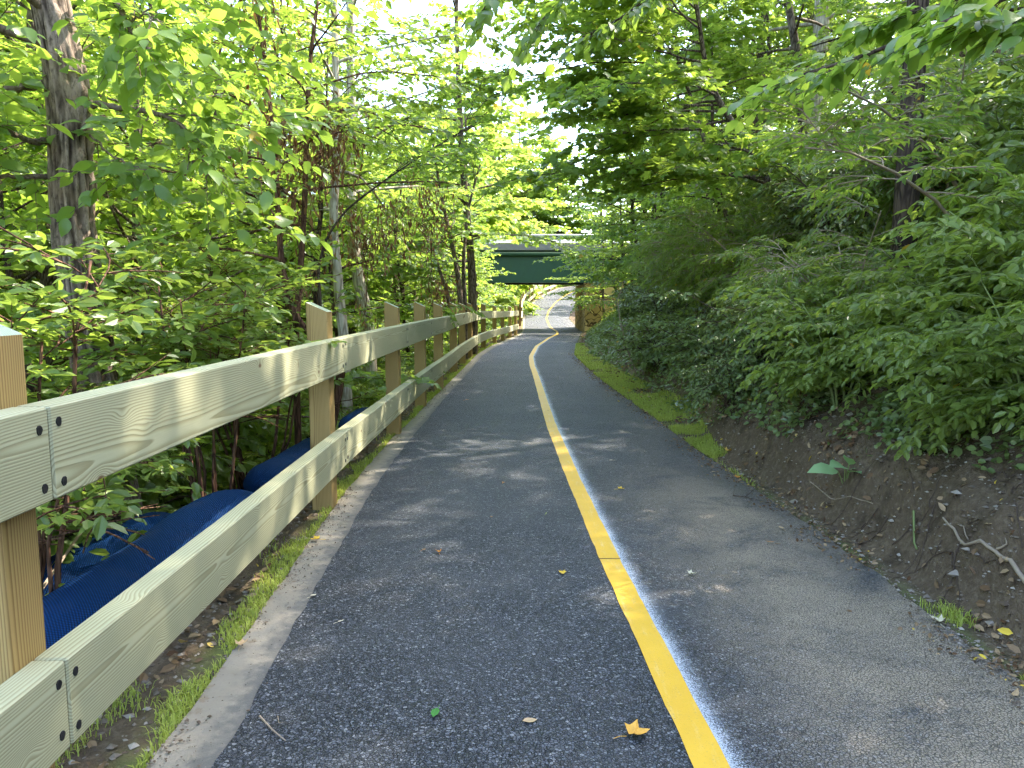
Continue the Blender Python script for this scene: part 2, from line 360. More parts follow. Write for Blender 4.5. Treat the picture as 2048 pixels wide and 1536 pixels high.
M['green_steel'] = simple('green_painted_steel', (.03, .078, .04), .45, .2, 3, .05)
M['dark_steel'] = simple('dark_steel', (.012, .016, .014), .7, .3, 4, .1)
M['deck'] = simple('deck_concrete', (.24, .21, .18), .85, .2, 6, .3)
M['rail_steel'] = simple('bridge_rail_steel', (.42, .44, .42), .5, .1, 6, .05)
def stone():
    t = NT('tan_stone'); o = t.obj(); p = t.n('VectorMath', {0: o, 1: t.n('VectorMath', {0: t.n('TexNoise', {'Vector': o, 'Scale': 1.7}).outputs[1], 'Scale': .5}, operation='SCALE').outputs[0]}, operation='ADD').outputs[0]
    v = t.n('TexVoronoi', {'Vector': t.map(p, (1.6, 1.6, 2.6)), 'Scale': 1.15}, feature='DISTANCE_TO_EDGE').outputs['Distance']
    vc = t.n('SeparateColor', {0: t.n('TexVoronoi', {'Vector': t.map(p, (1.6, 1.6, 2.6)), 'Scale': 1.15}).outputs['Color']}).outputs[0]
    f = t.noise(o, 14, 4); c = t.mix(vc, (.50, .32, .12), (.74, .52, .24)); c = t.mix(t.math('MULTIPLY', f, .35), c, (.22, .14, .07))
    m = t.ramp(v, .02, .07); c = t.mix(m, (.10, .06, .03), c)
    return t.done(t.pbr(c, .9, t.bump(t.math('ADD', m, t.math('MULTIPLY', f, .3)), .8, .04), .2))
M['stone'] = stone()
def sock():
    t = NT('blue_mesh_fabric'); o = t.obj(); uv = t.n('Attribute', attribute_name='weave').outputs['Vector']
    u = t.n('SeparateXYZ', {0: uv}); a = t.math('SINE', t.math('MULTIPLY', u.outputs[0], 420.0)); b = t.math('SINE', t.math('MULTIPLY', u.outputs[1], 420.0))
    w = t.math('MULTIPLY', a, b); n = t.noise(o, 5, 4); f = t.noise(o, 35, 4)
    c = t.mix(t.ramp(w, -.3, .6), (.001, .012, .05), (.003, .055, .20)); c = t.mix(t.math('MULTIPLY', t.ramp(n, .5, .8), .22), c, (.07, .07, .075))
    return t.done(t.pbr(c, .8, t.bump(t.math('ADD', w, t.math('MULTIPLY', f, .6)), .5, .006), .15))
M['sock'] = sock()
M['rock'] = simple('creek_rock', (.33, .31, .28), .85, .4, 6, .6)
M['pole'] = simple('pole_pale_grey', (.42, .43, .45), .6, .12, 8, .1)
# ------------------------------------------------------------------ ground, path, markings
xs = np.unique(np.round(np.concatenate([np.arange(-300, -40, 20), np.arange(-40, -14, 1.0), np.arange(-14, -4, .3), np.arange(-4, -1.9, .1), np.arange(-1.9, 4.2, .05), np.arange(4.2, 9, .15), np.arange(9, 30, .8), np.arange(30, 301, 20)]), 3))
ys = np.unique(np.round(np.concatenate([np.arange(-60, -4, 6), np.arange(-4, 1, .4), np.arange(1, 8, .05), np.arange(8, 16, .1), np.arange(16, 50, .25), np.arange(50, 100, 1.0), np.arange(100, 401, 15)]), 3))
mb = MB(); X, Y, Z = grid(mb, xs, ys, terrain)
Ro = X-xr(Y); Lo = xc(Y)-X
gr = np.clip(np.where(Ro > 0, sstep(7.5, 9.5, Y)*(1-sstep(20, 26, Y))*(1-sstep(.4, .75, Ro))+.5*(1-sstep(.02, .12, Ro)), 0)+np.where((Lo > 0), (1-sstep(.02, .18, Lo))*.7+.3*sstep(1.5, 3, Lo), 0), 0, 1)
gv = np.clip(np.where(Lo > 1, 1-sstep(-1.9, -1.35, Z-0*Z), 0), 0, 1)*(Z < -1.3)
cl = np.where((Lo > 0) & (Lo < 1.4), sstep(8, 10, Y)*(1-sstep(20, 24, Y))*sstep(.25, .45, Lo), 0)
me = mb.mesh('ground', M['ground'])
for nm, ar in (('grassy', gr), ('gravelly', gv), ('clay', cl)):
    a = me.attributes.new(nm, 'FLOAT', 'POINT'); a.data.foreach_set('value', ar.ravel().astype(float))
ground_o = bpy.data.objects.new('ground', me); COL.objects.link(ground_o); tag(ground_o, 'brown soil ground rising into a steep bank on the right', None, None, 'structure')

PY = np.concatenate([np.arange(-12, 0, .5), np.arange(0, 10, .06), np.arange(10, 30, .2), np.arange(30, 100, .4), np.arange(100, 125, 2)])
def edge_wob(f, amp, s): return lambda Y: f(Y)+(vnoise(Y*7, 0*Y, s, 5)-.5)*amp+(vnoise(Y*30, 0*Y, s, 6)-.5)*amp*.5
LE = edge_wob(xl, .014, 1.); RE = edge_wob(xr, .03, 2.)
mb = MB(); n = 33
Xp, Yp = strip(mb, PY, LE, RE, n, 0.0)
e = xr(Yp)-Xp
dust = np.clip(1.25*(1-sstep(.45, 1.35, e))*(1-(.65*(1-sstep(.1, .3, e))*sstep(3.2, 3.9, Yp)))*(1-sstep(4.2, 7.0, Yp))+.2*(1-sstep(.2, .8, e)), 0, 1.2)
# asphalt has a thickness: skirts on both edges
me_path = None
k = len(PY)
for col, sgn in ((0, -1), (n-1, 1)):
    idx = np.arange(k)*n+col
    Vt = np.stack([Xp[:, col], Yp[:, col], pz(Yp[:, col])], -1); Vb = Vt.copy(); Vb[:, 2] -= .09; Vb[:, 0] += sgn*.02
    V = np.concatenate([Vt, Vb]); i = np.arange(k-1)
    Fq = np.stack([i, i+1, k+i+1, k+i], -1)
    mb.add(V, Fq if sgn > 0 else Fq[:, ::-1])
me = mb.mesh('path', M['asphalt']); dd = np.zeros(len(me.vertices)); dd[:dust.size] = dust.ravel()
a = me.attributes.new('dust', 'FLOAT', 'POINT'); a.data.foreach_set('value', dd)
o = bpy.data.objects.new('path', me); COL.objects.link(o); tag(o, 'black asphalt path winding down under the bridge', None, None, 'structure')

mb = MB(); CE = edge_wob(xc, .02, 3.)
Xc, Yc = strip(mb, PY, CE, lambda Y: LE(Y)-.002, 8, -.006, tint=1)
k = len(PY); Vt = np.stack([Xc[:, 0], Yc[:, 0], pz(Yc[:, 0])-.006], -1); Vb = Vt.copy(); Vb[:, 2] -= .14
i = np.arange(k-1); mb.add(np.concatenate([Vt, Vb]), np.stack([i+1, i, k+i, k+i+1], -1), 0.0)
o = mb.obj('concrete_edge', M['concrete']); tag(o, 'dirty pale concrete edging strip between asphalt and fence', None, None, 'structure')
LW = .055
mb = MB()
ew1 = edge_wob(lambda Y: xm(Y)-LW, .006, 7.); ew2 = edge_wob(lambda Y: xm(Y)+LW, .006, 8.)
strip(mb, PY[PY > -3], ew1, ew2, 3, .004)
o = mb.obj('centre_line', M['yellow']); tag(o, 'yellow painted line winding along the middle of the path', None, None, 'structure')
mb = MB(); PYs = PY[(PY > -3) & (PY < 34)]
strip(mb, PYs, lambda Y: xm(Y)+LW-.02, lambda Y: xm(Y)+LW+.17, 10, .002, tint=1)
o = mb.obj('white_overspray', M['spray']); tag(o, 'hazy white sprayed edge beside the yellow line', None, None, 'structure')
# seam across the line
sx, sy = onpath(1219, 1121)
mb = MB(); box(mb, (sx-.06, sy-.004, .0045), (sx+.06, sy+.004, .0065))
o = mb.obj('paint_seam', simple('brown_smear', (.20, .13, .04))); tag(o, 'thin brown seam across the yellow line', None, None, 'structure')

mb = MB(); WY = np.concatenate([np.arange(-25, 48, .5), np.arange(48, 62, 1)])
strip(mb, WY, lambda Y: CREEKX(Y)-3.4, lambda Y: CREEKX(Y)+2.9, 8, 0.0, zf=lambda Y: np.interp(Y, [-30, 0, 42, 60, 100], [-2.0, -1.95, -2.0, -1.2, .8])+.0)
o = mb.obj('water', M['water']); tag(o, 'shallow rippled creek water below the left bank', None, None, 'structure')

# ------------------------------------------------------------------ fences
def make_fence(name, label, posts, hz=1.355, bases=None, screws=4, last_gate=False):
    """posts: list of (x, y) centre of each post"""
    t = thing(name, label, 'fence', (posts[0][0], posts[0][1], pz(posts[0][1])))
    O = Vector(t.location)
    W = .14; TH = .085; RH = .23
    rnd = random.Random(len(posts))
    fronts = []
    for i, (x, y) in enumerate(posts):
        a = Vector(posts[max(i-1, 0)]); b = Vector(posts[min(i+1, len(posts)-1)]); d = (b-a).normalized()
        zb = pz(y); ang = math.atan2(d.y, d.x)
        h = hz+rnd.uniform(-.012, .012)
        if last_gate and i == len(posts)-1: h += .06
        # local x = up, local y = along the fence, local z = across towards the path; top cut sloping to the path
        bm = bmesh.new(); bmesh.ops.create_cube(bm, size=1)
        for v in bm.verts:
            up = v.co.x > 0; pathside = v.co.z > 0
            v.co = Vector(((h+(-.045 if pathside else .018)) if up else -.28, v.co.y*W, v.co.z*W))
        bmesh.ops.bevel(bm, geom=[e for e in bm.edges if abs(e.verts[0].co.x-e.verts[1].co.x) > .3], offset=.006, segments=1, affect='EDGES')
        me = bpy.data.meshes.new('post'); 
        bm.faces.ensure_lookup_table(); bm.normal_update()
        for f in bm.faces: f.material_index = 1 if f.normal.x > .6 else 0
        bm.to_mesh(me); bm.free(); me.materials.append(M['post']); me.materials.append(M['cap'])
        o = bpy.data.objects.new('post', me); COL.objects.link(o); o.parent = t
        right = Vector((d.y, -d.x, 0))
        mat = Matrix(((0, d.x, right.x, 0), (0, d.y, right.y, 0), (1, 0, 0, 0), (0, 0, 0, 1)))
        mat = mat @ Matrix.Rotation(rnd.uniform(-.008, .008), 4, 'Z')
        o.matrix_local = Matrix.Translation(Vector((x, y, zb))-O) @ mat
        fronts.append((Vector((x, y, zb)) + right*(W/2), d))
    for lv, z0 in ((0, 1.146-RH), (1, .51-RH)):
        for i in range(len(posts)-1):
            a, b = fronts[i][0].copy(), fronts[i+1][0].copy(); e = .0035
            if i == 0 and name == 'wooden_fence': a = a+(a-b).normalized()*0
            dirv = (b-a); L = dirv.length; dn = dirv.normalized(); right = Vector((dn.y, -dn.x, 0)).normalized()
            upv = right.cross(dn)
            mid = (a+b)/2+right*(TH/2+.002)+Vector((0, 0, z0+RH/2))
            joff = .05 if True else 0
            o = bevel_box('rail', M['rail'], (-L/2+e-.0, -TH/2, -RH/2), (L/2-e, TH/2, RH/2), .005, t, 1)
            mat = Matrix(((dn.x, -right.x, upv.x, 0), (dn.y, -right.y, upv.y, 0), (dn.z, -right.z, upv.z, 0), (0, 0, 0, 1)))
            o.matrix_local = Matrix.Translation(mid-O) @ mat
            if i < screws:
                for sx in (-1, 1):
                    for sz in (-1, 1):
                        mb = MB(); cx = sx*(L/2-.037+rnd.uniform(-.006, .006)); cz = sz*(RH/2-.045+rnd.uniform(-.008, .008)); r0 = .0105
                        aa = np.arange(10)*2*math.pi/10; ring = [(cx+r0*math.cos(q)*(1+.12*math.sin(3*q+sx)), -TH/2, cz+r0*1.15*math.sin(q)) for q in aa]
                        ringb = [(p[0], -TH/2-.0025, p[2]) for p in ring]
                        mb.add(ring+ringb, np.array([[q, (q+1) % 10, 10+(q+1) % 10, 10+q] for q in range(10)]), 0); mb.add(ringb, np.array([list(range(10))]))
                        s = mb.obj('screw', M['screw'], o)
    return t
fp = [(-1.255, -1.15), (-1.268, 1.78), (-1.285, 5.03), (-1.25, 7.85), (-1.22, 9.95), (-1.18, 12.0)]
yy = 12.0
pxl = [907, 924.5, 939, 951, 967, 989, 1005, 1020, 1031, 1039, 1045.5]
for px in pxl:
    best = min(np.arange(yy+.7, 42, .05), key=lambda q: abs((xc(q)-.12)/((q)/F)-(px-1024)))
    if best > 39.6: break
    fp.append((float(xc(best)-.12), float(best))); yy = best
print('fence', [(round(a, 2), round(b, 2)) for a, b in fp])
make_fence('wooden_fence', 'new pale timber fence with two rails along the near left of the path', fp, screws=4, last_gate=True)
fp2 = [(float(xc(q)-.18), float(q)) for q in (46.5, 49, 51.5, 54, 56.5, 59, 61.5, 64, 66.5, 69, 71.5, 74, 77, 80)]
make_fence('wooden_fence', 'far timber fence climbing beyond the bridge, seen under its girder', fp2, screws=0)

# ------------------------------------------------------------------ bridge
br = thing('road_bridge', 'dark green steel girder road bridge crossing over the path', 'bridge', (0, 43, 0))
def bpart(name, boxes, mat, parent=br, label=None):
    mb = MB()
    for lo, hi in boxes: box(mb, lo, hi)
    o = mb.obj(name, mat, parent, label=label); o.matrix_parent_inverse = Matrix.Translation((0, -43, 0)) if parent is br else Matrix()
    return o
B0, B1 = -17.0, 9.0; zb0, zt0 = 2.30, 3.98
for yg in (40.0, 44.6):
    bs = [((B0, yg-.02, zb0+.03), (B1, yg+.02, zt0-.04)), ((B0, yg-.22, zb0), (B1, yg+.22, zb0+.03)), ((B0, yg-.24, zt0-.04), (B1, yg+.24, zt0))]
    for q in np.arange(B0+1, B1, 2.6):
        if yg > 42: bs.append(((q, yg-.19, zb0+.03), (q+.02, yg-.02, zt0-.04)))
        else: bs.append(((q, yg+.02, zb0+.03), (q+.02, yg+.19, zt0-.04)))
    bpart('girder', bs, M['green_steel'])
# rounded lit cover along the top of the near girder
mb = MB(); tube(mb, [(B0, 39.86, zt0-.17), (B1, 39.86, zt0-.17)], .135, 12); o = mb.obj('conduit_pipe', M['green_steel'], br); o.matrix_parent_inverse = Matrix.Translation((0, -43, 0))
for yg in (41.4, 43.0):
    bpart('girder', [((B0, yg-.02, zb0+.02), (B1, yg+.02, zt0-.04)), ((B0, yg-.2, zb0-.05), (B1, yg+.2, zb0+.02))], M['dark_steel'])
for q in np.arange(B0+1.3, B1, 2.6): bpart('cross_beam', [((q, 40.03, zb0+.1), (q+.08, 44.57, zb0+.28))], M['dark_steel'])
bpart('deck', [((B0, 39.65, zt0+.002), (B1, 44.95, zt0+.16))], M['deck'])
for yg in (39.7, 44.7): bpart('curb', [((B0, yg, zt0+.162), (B1, yg+.22, zt0+.32))], M['deck'])
for yg in (39.8, 44.8):
    mb = MB()
    for zz_ in (.50, .78): tube(mb, [(B0, yg, zt0+zz_), (B1, yg, zt0+zz_)], .045 if zz_ > .7 else .03, 8)
    for q in np.arange(B0+.5, B1, 1.9): box(mb, (q-.05, yg-.05, zt0+.322), (q+.05, yg+.05, zt0+.76))
    o = mb.obj('railing', M['rail_steel'], br); o.matrix_parent_inverse = Matrix.Translation((0, -43, 0))
AX = 3.8
def wallpiece(name, lo, hi, label=None):
    o = bevel_box(name, M['stone'], lo, hi, .03, br, 2); o.matrix_parent_inverse = Matrix.Translation((0, -43, 0))
    if label: o['label'] = label
    return o
wallpiece('abutment', (AX, 39.2, -.8), (9.4, 45.4, 2.22), 'tan rough stone abutment at the right of the underpass')
wallpiece('coping', (AX-.06, 39.14, 2.225), (9.46, 39.62, 2.275))
wallpiece('abutment', (-17.6, 39.2, -2.6), (-14.4, 45.4, 2.22), 'stone abutment on the far side of the creek')

# ------------------------------------------------------------------ blue filter socks
def sock(pts, rad, label, flat=.75, name='filter_sock'):
    pts = [Vector(p) for p in pts]; n = 40; m = 60
    cum = [0]
    for a, b in zip(pts, pts[1:]): cum.append(cum[-1]+(b-a).length)
    C = np.array([tuple(p) for p in pts]); u = np.linspace(0, cum[-1], m)
    c = np.stack([np.interp(u, cum, C[:, k]) for k in range(3)], -1)
    for _ in range(6): c[1:-1] = (c[:-2]+2*c[1:-1]+c[2:])/4
    d = np.gradient(c, axis=0); d /= np.linalg.norm(d, axis=1)[:, None]
    s = np.cross(d, [0, 0, 1.]); s /= np.linalg.norm(s, axis=1)[:, None]; w = np.cross(s, d)
    endt = np.clip(np.minimum(u, cum[-1]-u)/.22, 0, 1); er = np.sqrt(1-(1-endt)**2)*.97+.03
    a = np.arange(n)*2*math.pi/n
    lump = 1+.14*(vnoise(c[:, 0][:, None]*3, c[:, 1][:, None]*3, np.cos(a)[None]*1.2+np.sin(a)[None]*.7+len(pts), 9)-.5)+.05*(vnoise(c[:, 0][:, None]*9, c[:, 1][:, None]*9, np.sin(a)[None]*3, 11)-.5)
    rr = rad*er[:, None]*lump
    V = c[:, None]+rr[..., None]*(np.cos(a)[None, :, None]*s[:, None]+flat*np.sin(a)[None, :, None]*w[:, None])
    mb = MB(); i = np.arange(m-1)[:, None]*n; j = np.arange(n)[None]; j2 = (j+1) % n
    mb.add(V.reshape(-1, 3), np.stack([i+j, i+j2, i+n+j2, i+n+j], -1).reshape(-1, 4), 0, 0, True)
    for e0, rev in ((0, 1), ((m-1)*n, 0)):
        q = np.arange(n)+e0; mb.f.append(np.array([q[::-1] if not rev else q])); mb.m.append(np.zeros(1)); mb.sm.append(np.array([False]))
    me = mb.mesh(name, M['sock']); at = me.attributes.new('weave', 'FLOAT_VECTOR', 'POINT')
    W_ = np.zeros((m, n, 3)); W_[..., 0] = u[:, None]; W_[..., 1] = (a*rad)[None]; at.data.foreach_set('vector', W_.ravel())
    o = bpy.data.objects.new(name, me); COL.objects.link(o); tag(o, label, 'filter sock', 'blue filter socks along the bank'); return o
def sz(x, y, dz): return (x, y, tz(x, y)+dz)
sock([sz(-1.98, .6, .14), sz(-1.90, 1.6, .15), sz(-1.86, 2.5, .15), sz(-1.80, 3.3, .15), sz(-1.72, 4.1, .13), sz(-1.66, 4.6, .1)], .25, 'long blue mesh sock filled with compost lying behind the near fence rails')
sock([sz(-2.75, 3.3, .22), sz(-2.5, 3.8, .26), sz(-2.25, 4.2, .24), sz(-2.0, 4.55, .2)], .34, 'wide slumped blue mesh sock at the foot of the big trunk')
sock([sz(-1.75, 5.2, .1), sz(-1.8, 6.0, .1), sz(-1.82, 7.0, .08)], .2, 'blue mesh sock just past the second fence post')
sock([sz(-1.72, 7.8, .08), sz(-1.7, 8.8, .08)], .16, 'short dark blue mesh sock behind the third fence post')
def stick(name, label, cat, pts, r0, r1, mat, br=(), group=None):
    mb = MB(); m = len(pts); tube(mb, pts, np.linspace(r0, r1, m), 6)
    for q, rr in br: tube(mb, q, np.linspace(rr, rr*.35, len(q)), 5)
    o = mb.obj(name, mat); return tag(o, label, cat, group)
stick('fallen_branch', 'bare pale stick lying along the back of the blue sock', 'branch', [sz(-2.15, 2.1, .36), sz(-2.14, 2.8, .40), sz(-2.2, 3.3, .42), sz(-2.28, 3.9, .62)], .012, .008, M['twig_pale'])
# rocks in the creek
rnd = random.Random(5)
def rock(loc, s, label, seed):
    bm = bmesh.new(); bmesh.ops.create_icosphere(bm, subdivisions=3, radius=1)
    for v in bm.verts:
        k = 1+.55*(float(vnoise(v.co.x*1.3+seed*7, v.co.y*1.3, v.co.z*1.3, 3))-.5)+.15*(float(vnoise(v.co.x*4+seed*7, v.co.y*4, v.co.z*4, 3))-.5)
        v.co = Vector((v.co.x*k*s*1.2, v.co.y*k*s, v.co.z*k*s*.55))
    me = bpy.data.meshes.new('creek_rock'); bm.to_mesh(me); bm.free(); me.materials.append(M['rock'])
    o = bpy.data.objects.new('creek_rock', me); COL.objects.link(o); o.location = loc; o.rotation_euler.z = seed
    tag(o, label, 'rock', 'rocks in the creek')
for i in range(26):
    Yr = rnd.uniform(9, 37); xx = float(CREEKX(Yr))+rnd.uniform(-2.2, 3.0); s = rnd.uniform(.18, .5)
    rock((xx, Yr, max(tz(xx, Yr), -2.0)+s*.12), s, 'grey weathered rock lying in the shallow creek below the fence', i)
# ------------------------------------------------------------------ foliage
OV = np.array([(0, 0, 0), (.28, -.25, .05), (.68, -.22, .03), (1, 0, -.10), (.68, .22, .03), (.28, .25, .05)])
LN = np.array([(0, 0, 0), (.28, -.15, .04), (.66, -.13, .02), (1, 0, -.12), (.66, .13, .02), (.28, .15, .04)])
RD = np.array([(0, 0, 0), (.22, -.34, .05), (.66, -.33, .03), (1, 0, -.06), (.66, .33, .03), (.22, .34, .05)])
F6 = np.array([[0, 1, 2, 3], [0, 3, 4, 5]])
# eight-point leaf with a curved midrib for the close leaves
BIG = np.array([(0, 0, 0), (.18, -.20, .045), (.42, -.29, .05), (.70, -.21, .01), (1.0, 0, -.16), (.70, .21, .01), (.42, .29, .05), (.18, .20, .045), (.42, 0, .012), (.72, 0, -.045)])
FB = np.array([[0, 1, 2, 8], [8, 2, 3, 9], [9, 3, 4, 4], [0, 8, 6, 7], [8, 9, 5, 6], [9, 4, 5, 5]])
def maple_shape():
    an = [180, 150, 118, 95, 72, 50, 34, 17, 0]; ra = [.30, .36, .62, .46, .54, .82, .56, .66, 1.0]
    pts = [(0, 0, 0)]
    for s in (-1, 1):
        seq = list(zip(an, ra)); seq = seq if s < 0 else seq[::-1][1:-0 or None]
        for a, r in seq:
            if s > 0 and a == 180: continue
            pts.append((.30+.70*r*math.cos(R(a)), s*.72*r*math.sin(R(a)), -.10*r*r+(.03 if r < .5 else 0)))
    pts[0] = (.30, 0, .02)
    n = len(pts)-1
    Fc = []
    for i in range(0, n, 2): Fc.append([0, 1+i, 1+(i+1) % n, 1+(i+2) % n])
    return np.array(pts), np.array(Fc)
MP, FM = maple_shape()
SH = {'ov': (OV, F6), 'ln': (LN, F6), 'rd': (RD, F6), 'big': (BIG, FB), 'mp': (MP, FM)}
def unit(a): return a/(np.linalg.norm(a, axis=-1, keepdims=True)+1e-9)
def put_leaves(mb, pos, d, nrm, size, tint, shape='ov', smooth=False):
    T, Fc = SH[shape]; d = unit(d); s = unit(np.cross(nrm, d)); w = np.cross(d, s)
    sz = np.broadcast_to(size, (len(pos),))[:, None, None]
    V = pos[:, None]+sz*(T[None, :, 0:1]*d[:, None]+T[None, :, 1:2]*s[:, None]+T[None, :, 2:3]*w[:, None])
    k = len(T); Fa = (np.arange(len(pos))[:, None, None]*k+Fc[None])
    if shape == 'big':
        q = [0, 1, 3, 4]; tr = [2, 5]
        mb.add(V.reshape(-1, 3), Fa[:, q].reshape(-1, 4), np.repeat(tint, k), 0, True)
        b = mb.n-len(pos)*k
        mb.f.append(Fa[:, tr][:, :, :3].reshape(-1, 3)+b); m = len(pos)*2; mb.m.append(np.zeros(m)); mb.sm.append(np.full(m, True))
    else: mb.add(V.reshape(-1, 3), Fa.reshape(-1, 4), np.repeat(tint, k), 0, smooth)
def prisms(mb, a, b, r, mat=0):
    d = unit(b-a); ref = np.tile([[.31, .17, .93]], (len(a), 1)); u = unit(np.cross(d, ref)); w = np.cross(d, u)
    V = []
    for q in range(3):
        o = math.cos(q*2.094)*u+math.sin(q*2.094)*w
        V += [a+o*r, b+o*r*.5]
    V = np.stack(V, 1); i = np.arange(len(a))[:, None, None]*6
    mb.add(V.reshape(-1, 3), (i+np.array([[0, 1, 3, 2], [2, 3, 5, 4], [4, 5, 1, 0]])[None]).reshape(-1, 4), .5)
def bez(p0, d, L, n, rs, droop=0., wob=.15):
    pts = [np.array(p0, float)]; d = np.array(d, float); d /= np.linalg.norm(d)
    for i in range(n):
        d = d+rs.normal(0, wob, 3)*np.array([1, 1, .6])+np.array([0, 0, -droop/n]); d /= np.linalg.norm(d)
        pts.append(pts[-1]+d*L/n)
    return np.array(pts)
def at(pts, t):
    f = t*(len(pts)-1); i = min(int(f), len(pts)-2); return pts[i]+(pts[i+1]-pts[i])*(f-i), unit(pts[i+1]-pts[i])
def twigs_to_leaves(lv, wd, o, d, L, rs, K, size, shape, flat=.75, tb=None, twr=.003, ang=.85, droop=.25):
    N = len(o); o = np.array(o); d = unit(np.array(d)); L = np.array(L)[:, None]
    if wd is not None: prisms(wd, o, o+d*L*.92-np.array([0, 0, 1])*L*droop*.5, twr)
    up = np.array([0, 0, 1.]); side = unit(np.cross(d, up)+1e-6)
    tb = rs.uniform(.2, .75, N) if tb is None else tb
    P_, D_, N_, S_, T_ = [], [], [], [], []
    for j in range(K):
        u = (j+.7)/K; sg = np.where((j+np.arange(N)) % 2 == 0, 1., -1.)[:, None]
        if j == K-1: sg = sg*0.25
        pos = o+d*L*u-up*L*droop*u*u*.5
        a = ang+rs.normal(0, .3, (N, 1))
        ld = d*np.cos(a)+side*np.sin(a)*sg+rs.normal(0, .18, (N, 3))-up*droop*.9
        nr = up*flat+rs.normal(0, .38, (N, 3))+d*.1
        P_.append(pos+rs.normal(0, .012, (N, 3))); D_.append(ld); N_.append(nr); S_.append(size*rs.uniform(.6, 1.2, N)); T_.append(np.clip(tb+rs.normal(0, .16, N), 0, .96)+(rs.random(N) > .988)*.3)
    put_leaves(lv, np.concatenate(P_), np.concatenate(D_), np.concatenate(N_), np.concatenate(S_), np.clip(np.concatenate(T_), 0, 1), shape)
def clear(base, q):
    if base is None: return False
    q = np.array(q)+np.array(tuple(base)); return xl(q[1])-.6 < q[0] < xr(q[1])+.1 and q[2] < pz(q[1])+2.6
def grow(trunk, tr, seed, limbs=None, nl=18, h0=.25, len0=2.2, lentop=.8, elev=(.1, .8), size=.11, shape='ov', K=9, sec=.30, tws=.16, twl=.34, spread=None, droop=.35,
         leafmin=.25, n_tr=10, az=None, flat=.8, tiers=True, sec_f=.42, wood=None, leaf=None, bare=0., updir=0., base=None, zmin=-99):
    """trunk polyline + limbs -> (wood mesh buffer, leaf mesh buffer)"""
    rs = np.random.RandomState(seed); wd = wood or MB(); lv = leaf or MB(); tr = np.asarray(tr, float)
    trunk = np.array([tuple(p) for p in trunk], float)
    tube(wd, trunk, tr, n_tr)
    o, d, L, tb = [], [], [], []
    specs = list(limbs or [])
    for i in range(nl):
        u = (i+rs.uniform(.1, .9))/nl; h = h0+(1-h0)*u
        a = i*2.4+rs.uniform(-.5, .5) if az is None else rs.uniform(*az)
        el = elev[0]+(elev[1]-elev[0])*u+rs.uniform(-.15, .15)
        specs.append((h, a, el, (len0+(lentop-len0)*u**1.3)*rs.uniform(.75, 1.15)))
    for (h, a, el, Ln) in specs:
        p0, td = at(trunk, min(h, .999)); r0 = np.interp(h, np.linspace(0, 1, len(tr)), tr)*.5
        r0 = min(r0, .012*Ln+.006)
        dr = np.array([math.cos(a)*math.cos(el), math.sin(a)*math.cos(el), math.sin(el)])
        lp = bez(p0, dr, Ln, 7, rs, droop, .11)
        if clear(base, lp[-1]) or clear(base, lp[-3]): continue
        tube(wd, lp, np.linspace(r0, .0045, 8), 5, cap=False)
        ns = max(2, int(Ln*(1-leafmin)/sec)); ltint = rs.uniform(.15, .65)
        for s_ in range(ns+1):
            u = leafmin+(1-leafmin)*(s_+rs.uniform(.0, .8))/(ns+1); q, qd = at(lp, min(u, .995))
            if s_ == ns: sd, SL = qd, Ln*.25
            else:
                side = unit(np.cross(qd, [0, 0, 1.]))*(1 if s_ % 2 else -1); an = rs.uniform(.6, 1.1)
                sd = qd*math.cos(an)+side*math.sin(an)+np.array([0, 0, rs.uniform(-.12, .22)]); SL = (Ln*sec_f*(1.15-u)+.18)*rs.uniform(.7, 1.2)
            sp_ = bez(q, sd, SL, 3, rs, droop*.6, .12)
            if clear(base, q): continue
            tube(wd, sp_, np.linspace(.0055, .003, 4), 3, cap=False)
            nt_ = max(2, int(SL/tws))
            for k in range(nt_+1):
                if rs.random() < bare or sp_[-1][2] < zmin: continue
                u2 = .12+.88*(k+rs.uniform(0, .6))/(nt_+1); w_, wdv = at(sp_, min(u2, .995))
                sgn = 1 if k % 2 else -1; sd2 = unit(np.cross(wdv, [0, 0, 1.]))*sgn; an = rs.uniform(.4, 1.1) if k < nt_ else 0
                tdv = wdv*math.cos(an)+sd2*math.sin(an)+np.array([0, 0, rs.uniform(-.2, .2)+updir])
                o.append(w_); d.append(tdv); L.append(twl*rs.uniform(.6, 1.25)); tb.append(np.clip(ltint+rs.normal(0, .1), 0, .9))
    if len(o) and base is not None:
        q = np.array(o)+np.array(tuple(base)); kk = ~((q[:, 0] > xl(q[:, 1])-.9) & (q[:, 0] < xr(q[:, 1])+.1) & (q[:, 2] < pz(q[:, 1])+2.7))
        o = [v for v, f in zip(o, kk) if f]; d = [v for v, f in zip(d, kk) if f]; L = [v for v, f in zip(L, kk) if f]; tb = [v for v, f in zip(tb, kk) if f]
    if len(o): twigs_to_leaves(lv, wd, o, d, L, rs, K, size, shape, flat, np.array(tb), droop=droop*.8)
    return wd, lv, len(o)*K
NL = [0]
def make_tree(name, label, cat, wd, lv, loc, wmat, lmat, group=None, wname='trunk', lname='crown', rz=0, sc=1.0):
    t = thing(name, label, cat, loc, rz, group); t.scale = (sc, sc, sc)
    if wd is not None: wd.obj(wname, wmat, t)
    if lv is not None: lv.obj(lname, lmat, t); NL[0] += lv.n
    return t
def rel(pts, base): b = Vector(base); return [Vector(p)-b for p in pts]

